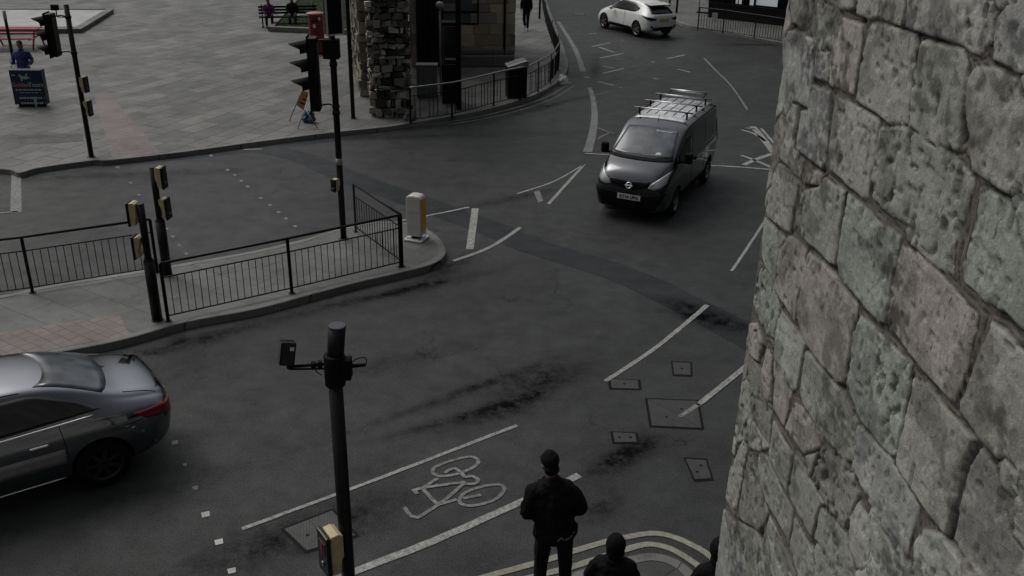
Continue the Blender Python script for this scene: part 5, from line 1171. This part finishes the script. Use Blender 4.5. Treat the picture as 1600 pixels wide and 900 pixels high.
for sg, ax in ((1, 'L'), (-1, 'R')):
    c.patch('side_window', [[(-1.50, 1.04), (1.05, .97)], [(-1.32, 1.14), (-.80, 1.36), (.0, 1.37), (.5, 1.33), (1.05, 1.02)]], ax, 'glass_car', nu=24, nv=7)
    c.patch('chrome_strip', [[(-1.40, .985), (1.10, .94)], [(-1.40, 1.005), (1.10, .96)]], ax, 'chrome', out=.012, nu=24, nv=1)
    c.patch('rear_light', [[(-2.30, .73), (-1.98, .80)], [(-2.24, .90), (-1.84, .905)]], ax, 'red_lens', out=.012, nu=8, nv=4)
    c.patch('rear_light', [[(sg*.46, .74), (sg*.76, .70)], [(sg*.46, .86), (sg*.78, .88)]], 'B', 'red_lens', out=.012, nu=8, nv=4)
    c.patch('door_handle', [[(-.86, .80), (-.66, .80)], [(-.86, .83), (-.66, .83)]], ax, 'chrome', out=.03, nv=1); c.patch('door_handle', [[(.25, .79), (.45, .79)], [(.25, .82), (.45, .82)]], ax, 'chrome', out=.03, nv=1)
    c.patch('door_gap', [[(-.08, .36), (-.08, .96)], [(-.07, .36), (-.07, .96)]], ax, 'black_matt', nv=1, out=.003)
    c.patch('door_gap', [[(-1.06, .60), (-1.02, .98)], [(-1.05, .60), (-1.01, .98)]], ax, 'black_matt', nv=1, out=.003)
    c.patch('sill_strip', [[(-1.0, .27), (1.0, .27)], [(-1.0, .285), (1.0, .285)]], ax, 'chrome', out=.012, nv=1, nu=20)
    ds = c.patch('door_sign', [[(-1.02, .50), (-.12, .50)], [(-1.02, .70), (-.12, .70)]], ax, 'door_sign', out=.006, nu=8, nv=3)
    c.mirror(.78, .84, 1.02, 'paint_silver', sg, .18)
c.patch('rear_window', [[(-.60, 1.165), (.60, 1.165)], [(-.50, 1.41), (.50, 1.41)]], 'B', 'windscreen', nu=14, nv=8, out=.007)
c.patch('windscreen', [[(-.62, 1.07), (.62, 1.07)], [(-.52, 1.36), (.52, 1.36)]], 'F', 'windscreen', nu=14, nv=8, out=.007)
c.patch('boot_gap', [[(-.62, .66), (.62, .66)], [(-.62, .672), (.62, .672)]], 'B', 'black_matt', nu=12, nv=1, out=.003)
for y_ in (.60, -.60): c.patch('boot_gap', [[(-2.18, y_), (-1.80, y_*.98)], [(-2.18, y_+.010), (-1.80, y_*.98+.010)]], 'T', 'black_matt', nu=10, nv=1, out=.003)
h_, n_ = c.hit((-4, 0, .78), (1, 0, 0)); MB().box((h_.x-.014, 0, .77), (.012, .52, .11)).build('number_plate', 'plate_yellow', c.t, bevel=.003)
for ax_y in (.56, -.56): c.patch('roof_gap', [[(-.70, ax_y), (.40, ax_y)], [(-.70, ax_y+.012), (.40, ax_y+.012)]], 'T', 'black_matt', nu=12, nv=1, out=.003)
# ------------------------------------------------------------------ people
def skin(chains, root=0, sub=1):
    """chains: list of lists of (pos, rx, ry); first chain's vertex `root` is the root. A chain may start with ('@', chain, index) to branch off."""
    me = bpy.data.meshes.new('sk'); bm = bmesh.new(); ly = bm.verts.layers.skin.verify(); allv = []
    for ch in chains:
        vv = []
        for it in ch:
            if it[0] == '@': vv.append(allv[it[1]][it[2]]); continue
            v = bm.verts.new(it[0]); v[ly].radius = (it[1], it[2] if len(it) > 2 else it[1]); vv.append(v)
        for a, b_ in zip(vv, vv[1:]): bm.edges.new((a, b_))
        allv.append(vv)
    allv[0][root][ly].use_root = True
    bm.to_mesh(me); bm.free(); o = bpy.data.objects.new('sk', me)
    o.modifiers.new('k', 'SKIN').use_smooth_shade = True; m_ = o.modifiers.new('s', 'SUBSURF'); m_.levels = m_.render_levels = sub
    r = ev(o); bpy.data.objects.remove(o)
    vs = [v.co.copy() for v in r.vertices]; fs = [tuple(p.vertices) for p in r.polygons]; return vs, fs
def ico(c, r, sub=3, M=None):
    bm = bmesh.new(); bmesh.ops.create_icosphere(bm, subdivisions=sub, radius=1); M = M or Matrix.Identity(3)
    vs = [M @ Vector((v.co.x*r[0], v.co.y*r[1], v.co.z*r[2]))+Vector(c) for v in bm.verts]; fs = [tuple(v.index for v in f.verts) for f in bm.faces]; bm.free(); return vs, fs
def fuse(parts, name, m, parent, vox, wr=0):
    mb = MB()
    for vs, fs in parts: mb.add(vs, fs, True)
    if wr:
        pass
    o = mb.build(name, m, parent); md = o.modifiers.new('r', 'REMESH'); md.mode = 'VOXEL'; md.voxel_size = vox; md.use_smooth_shade = True
    sm_ = o.modifiers.new('sm', 'SMOOTH'); sm_.iterations = 3; sm_.factor = .5; sv = o.parent; o.parent = None; bake(o); o.parent = sv
    if wr:
        ns_ = [v.normal.copy() for v in o.data.vertices]; cs_ = [v.co+n_*wr*fractal(v.co*9, .8, 2.1, 3) for v, n_ in zip(o.data.vertices, ns_)]
        o.data.vertices.foreach_set('co', [q for c in cs_ for q in c]); o.data.update()
    for p in o.data.polygons: p.use_smooth = True
    return o
def hand(w_, d_, side, curl=.5, palmn=None):
    """palm and five fingers starting at wrist w_, pointing along d_"""
    d_ = Vector(d_).normalized(); pn = Vector(palmn or (0, 1, 0)); pn = (pn-d_*pn.dot(d_)).normalized(); sd_ = d_.cross(pn)*side
    w_ = Vector(w_); parts = [skin([[(w_, .026, .020), (w_+d_*.04, .034, .016), (w_+d_*.085, .040, .015)]])]
    for k, (o_, ln) in enumerate(((-.030, .066), (-.010, .076), (.011, .070), (.030, .056))):
        a = w_+d_*.075+sd_*o_; p1 = a+d_*ln*.45+pn*.010*curl; p2 = p1+(d_*(1-curl*.5)+pn*curl).normalized()*ln*.32; p3 = p2+(d_*(1-curl)+pn*curl*1.4).normalized()*ln*.26
        parts.append(skin([[(a, .0095), (p1, .0090), (p2, .0085), (p3, .0075)]]))
    a = w_+d_*.028-sd_*.022; parts.append(skin([[(a, .012), (a-sd_*.022+d_*.024+pn*.008, .0105), (a-sd_*.030+d_*.052+pn*.018, .009)]])); return parts
def person(loc, ang, H_, label, clothes, pose='stand', arms=None, head=(0, 0), vox=.010, hat=None, hair=None, lean=(0, 0), group=None, legs=None, seat=False, cat='person', z0=KH, bulk=1.):
    """local frame faces +y. clothes: dict jacket, trousers, shoes -> material"""
    t = thing('person', (loc.x, loc.y, z0), ang, label, cat, group); k = H_/1.75
    S = lambda x, y, z: Vector((x*k, y*k, z*k))
    hip = .94 if not seat else .52
    lx, ly = lean; dz = hip-.94
    Sp = lambda x, y, z: Vector(((x+lx*(z-.94)/.6)*k, (y+ly*(z-.94)/.6)*k, (z+dz)*k))
    pel, ab, chst, uch, nk, nk2 = Sp(0, 0, .95), Sp(0, 0, 1.10), Sp(0, .0, 1.27), Sp(0, -.005, 1.40), Sp(0, 0, 1.49), Sp(0, .012, 1.56)
    hc = Sp(0, .022, 1.655)
    if arms is None: arms = 'down'
    A = {'down': [(.235, 0, 1.14), (.25, .05, .90)], 'pockets': [(.285, -.04, 1.13), (.15, .17, 1.04)], 'front': [(.27, -.03, 1.14), (.14, .20, 1.10)], 'hold': [(.29, -.02, 1.15), (.27, .22, 1.06)], 'swing': [(.24, .02, 1.14), (.24, .10, .92)], 'lap': [(.24, .04, 1.15), (.14, .28, 1.04)]}[arms]
    sh = [Sp(s*.185, -.005, 1.40) for s in (-1, 1)]; el = [Sp(s*A[0][0], A[0][1], A[0][2]) for s in (-1, 1)]; wr_ = [Sp(s*A[1][0], A[1][1], A[1][2]) for s in (-1, 1)]
    if seat: Lg = [[(s*.10, .02, .52), (s*.13, .44, .52), (s*.13, .47, .09), (s*.13, .60, .04)] for s in (-1, 1)]
    else: Lg = legs or [[(s*.10, 0, .90), (s*.12, .02, .49), (s*.13, -.02, .09), (s*.145, .13, .035)] for s in (-1, 1)]
    Lg = [[S(*p) for p in q] for q in Lg]
    f = bulk*k
    body = [skin([[(pel, .15*f, .11*f), (ab, .135*f, .10*f), (chst, .16*f, .115*f), (uch, .15*f, .10*f), (nk, .06*k, .06*k), (nk2, .055*k, .058*k), (hc, .06*k, .07*k)]])]
    for i in (0, 1):
        body.append(skin([[(uch*.7+sh[i]*.3, .07*k), (sh[i], .062*k), (el[i], .045*k), (wr_[i], .030*k, .024*k)]]))
        body.append(skin([[(pel, .10*k), (Lg[i][0], .095*k), (Lg[i][1], .062*k), (Lg[i][2], .042*k)]])); body.append(skin([[(Lg[i][2], .042*k), (Lg[i][2]*.4+Lg[i][3]*.6, .042*k, .035*k), (Lg[i][3], .036*k, .028*k)]]))
        d_ = (wr_[i]-el[i]).normalized(); body += hand(wr_[i], d_, 1 if i else -1, .5, (-1 if i else 1, .3, 0))
    HM = (Matrix.Rotation(R(head[0]), 3, 'Z') @ Matrix.Rotation(R(head[1]), 3, 'X'))
    hp = lambda x, y, z: hc+HM @ Vector((x*k, y*k, z*k))
    body.append(ico(hc, (.074*k, .094*k, .108*k), 3, HM)); body.append(ico(hp(0, .035, -.06), (.052*k, .058*k, .05*k), 2, HM))
    body.append(skin([[(hp(0, .085, .012), .010*k), (hp(0, .108, -.022), .015*k), (hp(0, .09, -.03), .012*k)]]))
    for s in (-1, 1):
        body.append(ico(hp(s*.078, -.005, -.01), (.012*k, .022*k, .032*k), 2, HM)); body.append(ico(hp(s*.028, .078, .028), (.022*k, .012*k, .007*k), 2, HM))
    body.append(ico(hp(0, .082, -.058), (.026*k, .014*k, .010*k), 2, HM))
    b_ = fuse(body, 'body', 'skin', t, vox)
    for s in (-1, 1):
        vs, fs = ico(hp(s*.031, .083, .008), (.013*k, .008*k, .008*k), 2, HM); MB().add(vs, fs, True).build('eye', 'eye', b_)
    # clothes
    m_j, m_t, m_s = clothes
    jk = [skin([[(Sp(0, .005, .84 if not seat else .93), .195*f, .145*f), (ab, .185*f, .14*f), (chst, .20*f, .15*f), (uch, .175*f, .125*f), (nk-Vector((0, 0, .02*k)), .095*k, .09*k), (nk+Vector((0, 0, .02*k)), .078*k, .078*k)]])]
    for c_, rx_, ry_, rz_ in ((Sp(0, .0, .90 if not seat else .98), .205, .15, .16), (ab, .195, .145, .18), (chst, .215, .15, .18), (Sp(0, -.005, 1.38), .205, .125, .11), (Sp(0, -.01, 1.47), .10, .095, .07)): jk.append(ico(c_, (rx_*f, ry_*f, rz_*k), 3))
    for i in (0, 1): jk.append(skin([[(uch*.6+sh[i]*.4, .095*k), (sh[i], .085*f), ((sh[i]+el[i])/2, .076*f), (el[i], .070*f), ((el[i]*.4+wr_[i]*.6), .060*f), (wr_[i]-(wr_[i]-el[i]).normalized()*.015, .046*k)]]))
    fuse(jk, 'jacket', m_j, t, max(vox, .010), .016)
    tr = []
    for i in (0, 1): tr.append(skin([[(pel*.5+Lg[i][0]*.5, .11*k), (Lg[i][0], .115*k, .12*k), ((Lg[i][0]+Lg[i][1])/2, .096*k), (Lg[i][1], .080*k), ((Lg[i][1]+Lg[i][2])/2, .074*k), (Lg[i][2]+Vector((0, 0, .01*k)), .064*k)]]))
    fuse(tr, 'trousers', m_t, t, max(vox, .010), .006)
    for i in (0, 1): fuse([skin([[(Lg[i][2]-Vector((0, .03*k, .035*k)), .050*k, .045*k), (Lg[i][2]*.4+Lg[i][3]*.6, .055*k, .042*k), (Lg[i][3]+Vector((0, .03*k, 0)), .046*k, .033*k)]])], 'shoe', m_s, t, .010)
    if hair: 
        vs, fs = ico(hp(0, -.014, .016), (.088*k, .100*k, .112*k), 3, HM); vs2 = ico(hp(0, -.055, -.07), (.075*k, .05*k, .09*k), 3, HM)
        o = fuse([(vs, fs), vs2], 'hair', hair, t, .010, .006)
    if hat:
        if hat[1] == 'hood': ps = [ico(hp(0, -.028, .012), (.105*k, .115*k, .130*k), 3, HM), ico(hp(0, -.05, -.09), (.10*k, .09*k, .08*k), 3, HM)]
        elif hat[1] == 'cap': ps = [ico(hp(0, -.008, .045), (.090*k, .108*k, .090*k), 3, HM), ico(hp(-.005, -.015, .115), (.055*k, .06*k, .035*k), 2, HM), ico(hp(0, -.05, -.045), (.078*k, .06*k, .06*k), 3, HM), ico(hp(0, .115, .035), (.062*k, .05*k, .008*k), 2, HM)]
        else: ps = [ico(hp(0, -.010, .040), (.088*k, .105*k, .100*k), 3, HM), ico(hp(0, -.03, .13), (.03*k, .03*k, .03*k), 2, HM)]
        fuse(ps, 'hood' if hat[1] == 'hood' else 'hat', hat[0], t, .010, .004)
    return t
mat('skin', (.22, .14, .105), .5); mat('eye', (.02, .02, .02), .2); mat('cloth_black', (.006, .006, .0065), .85, noise_=.3, bump=.5, bscale=18, spec=.15); mat('cloth_charcoal', (.010, .010, .012), .85, noise_=.3, spec=.15, bump=.4, bscale=20)
mat('cloth_blue', (.035, .04, .16), .7, noise_=.3, nscale=5, bump=.4, bscale=15); mat('cloth_purple', (.085, .015, .085), .75, noise_=.3); mat('denim', (.015, .018, .028), .85, noise_=.3); mat('hair_dark', (.012, .009, .007), .6, noise_=.3, bump=.6, bscale=60)
K3 = ('cloth_black', 'cloth_charcoal', 'black_matt')
# man seen from behind
n1_ = G(862, 938, KH)
man = person(n1_, R(8), 1.76, 'person seen from behind in black jacket and dark cap, standing below the cycle lane', K3, arms='pockets', head=(14, -12), hat=('cloth_black', 'cap'), lean=(-.055, .02), vox=.008,
             legs=[[(-.10, 0, .90), (-.125, .02, .49), (-.14, -.02, .09), (-.16, .12, .035)], [(.10, 0, .90), (.125, .02, .49), (.135, -.03, .09), (.165, .11, .035)]], bulk=1.12)
mat('print_grey', (.30, .30, .29), .6)
jkt = [c for c in man.children if c.name.startswith('jacket')][0]; bj = bmesh.new(); bj.from_mesh(jkt.data); bv = BVHTree.FromBMesh(bj); bj.free(); mb = MB()
for pl_ in ([(-.02, .845), (.00, .875), (.025, .878), (.04, .850)], [(.06, .842), (.065, .862), (.075, .852)], [(.08, .858), (.095, .852), (.10, .862)], [(.11, .862), (.135, .872)], [(.15, .885), (.155, .895)]):
    path = []
    for (x_, z_) in pl_:
        h, n_, i_, d_ = bv.ray_cast(Vector((x_+.02, -2, z_+.05)), Vector((0, 1, 0)))
        if h: path.append(h+Vector((0, -.003, 0)))
    if len(path) > 1: mb.tube(path, .006, 5)
if mb.v: mb.build('hem_print', 'print_grey', jkt)
n2_ = solve_base(960, 862, 6.95); person(n2_, R(-10), 1.50, 'person in black hooded coat, only head and shoulders showing at the bottom edge', K3, arms='front', hat=('cloth_black', 'hood'), head=(20, 10), bulk=1.08)
n3_ = solve_base(1128, 850, 6.9); person(n3_, R(0), 1.66, 'person in black half hidden by the foot of the stone wall', K3, arms='down', hat=('cloth_black', 'hood'))
n4_ = G(822, 47, KH); person(n4_, R(168), 1.72, 'person in black walking towards the camera inside the far curved railing', ('cloth_black', 'cloth_charcoal', 'grey_plastic'), arms='swing', vox=.012, hair='hair_dark',
    legs=[[(-.09, 0, .90), (-.10, .16, .50), (-.10, .20, .09), (-.11, .34, .05)], [(.09, 0, .90), (.10, .03, .50), (.10, -.22, .14), (.11, -.10, .06)]])
bdp = G(52, 166, KH); n5_ = G(46, 152, KH)
person(n5_, R(186), ZH(n5_, 64)-KH, 'person in blue jacket holding the top of a dark tour advertising board', ('cloth_blue', 'denim', 'black_matt'), arms='hold', vox=.012, hair='hair_dark')
# seated figures and their bench
q = G(418, 43, KH); bt = thing('bench', (q.x+.9, q.y+.35, KH), R(14), 'dark slatted bench beside the lawn with people sitting on it', 'bench'); mb = MB()
for k in range(4): mb.box((0, -.02-.12*k+.2, .44), (2.6, .10, .03))
mb.build('seat', 'black_matt', bt); mb = MB()
for k in range(3): mb.box((0, .30+.02*k, .58+.13*k), (2.6, .03, .09))
mb.build('backrest', 'black_matt', bt)
for x_ in (-1.15, 1.15): mb = MB(); mb.tube([(x_, -.25, 0), (x_, -.25, .43), (x_, .26, .43), (x_, .38, .95)], .03, 6); mb.tube([(x_, .26, .43), (x_, .34, 0)], .03, 6); mb.build('leg', 'black_matt', bt)
c_, s_ = math.cos(R(14)), math.sin(R(14)); bpos = lambda x, y: Vector((q.x+.9+x*c_-y*s_, q.y+.35+x*s_+y*c_, KH))
person(bpos(-.85, .05), R(194), 1.66, 'person in purple coat sitting at the left end of the bench by the lawn', ('cloth_purple', 'cloth_black', 'black_matt'), arms='lap', seat=True, vox=.012, hair='hair_dark')
person(bpos(.2, .05), R(190), 1.72, 'person in black sitting to the right of the purple coat, near the top edge', ('cloth_black', 'denim', 'black_matt'), arms='lap', seat=True, vox=.012, hair='hair_dark')
# advertising board
hb_ = ZH(bdp, 108)-KH; t = thing('advertising_board', (bdp.x, bdp.y, KH), R(5), 'dark navy tour board with pale leaping animal emblem and lettering, at the far left', 'board')
mat('navy', (.010, .016, .055), .4, noise_=.2); mat('teal_print', (.28, .46, .46), .5); mat('orange_print', (.50, .20, .13), .5); mat('pale_print', (.45, .48, .50), .5)
wb_ = .94; MB().box((0, 0, hb_/2+.04), (wb_, .26, hb_-.08)).build('panel', 'navy', t, bevel=.015); MB().box((0, 0, .05), (wb_*.8, .22, .10)).build('base', 'black_matt', t, bevel=.02)
pn = [o for o in t.children if o.name.startswith('panel')][0]
bxm = lambda px_, py_: ((px_/836*65+20-26-24)/46*wb_, 0)   # unused helper kept simple
U = lambda x, y: (-wb_/2+.04+(x-60)/640*(wb_-.08), hb_*(1-(y-140)/640)+.02)
poly = [(210, 262), (245, 225), (275, 232), (300, 262), (350, 258), (410, 205), (422, 215), (398, 262), (470, 280), (420, 300), (350, 312), (300, 302), (285, 342), (262, 335), (265, 290), (240, 258)]
R_ = Matrix(((1, 0, 0, 0), (0, 0, -1, 0), (0, 1, 0, 0), (0, 0, 0, 1))); fy = .131
MB().prism([U(*p) for p in poly], fy, fy+.004, R_).build('emblem', 'teal_print', pn)
Mt = lambda x, z: Matrix.Translation((x, -fy-.003, z)) @ Matrix.Rotation(R(90), 4, 'X')
zl = U(0, 405)[1]
text_mesh('Golden', .175, 'lettering', 'orange_print', pn, Mt(-.20, zl), .001, bold=.003); text_mesh('Tours', .175, 'lettering', 'teal_print', pn, Mt(.24, zl), .001, bold=.003)
def dashes(y, x0, x1, hh, m, seed, th=1.):
    rr = random.Random(seed); mb = MB(); z_ = U(0, y)[1]; x_ = U(x0, 0)[0]; xe = U(x1, 0)[0]
    while x_ < xe:
        w_ = rr.uniform(.05, .12); mb.box((x_+w_/2, -fy-.002, z_), (min(w_, xe-x_), .004, hh)); x_ += w_+.022
    mb.build('small_print', m, pn)
dashes(490, 110, 650, .035, 'pale_print', 1); dashes(540, 190, 620, .018, 'teal_print', 2); dashes(630, 160, 680, .05, 'pale_print', 3); dashes(720, 175, 680, .05, 'pale_print', 4); dashes(240, 75, 150, .03, 'pale_print', 6)
MB().prism([U(*p) for p in ((450, 610), (540, 610), (520, 690), (500, 790), (470, 790), (455, 690))], fy+.005, fy+.009, R_).build('emblem', 'teal_print', pn)

bpy.data.scenes.remove(TMP)
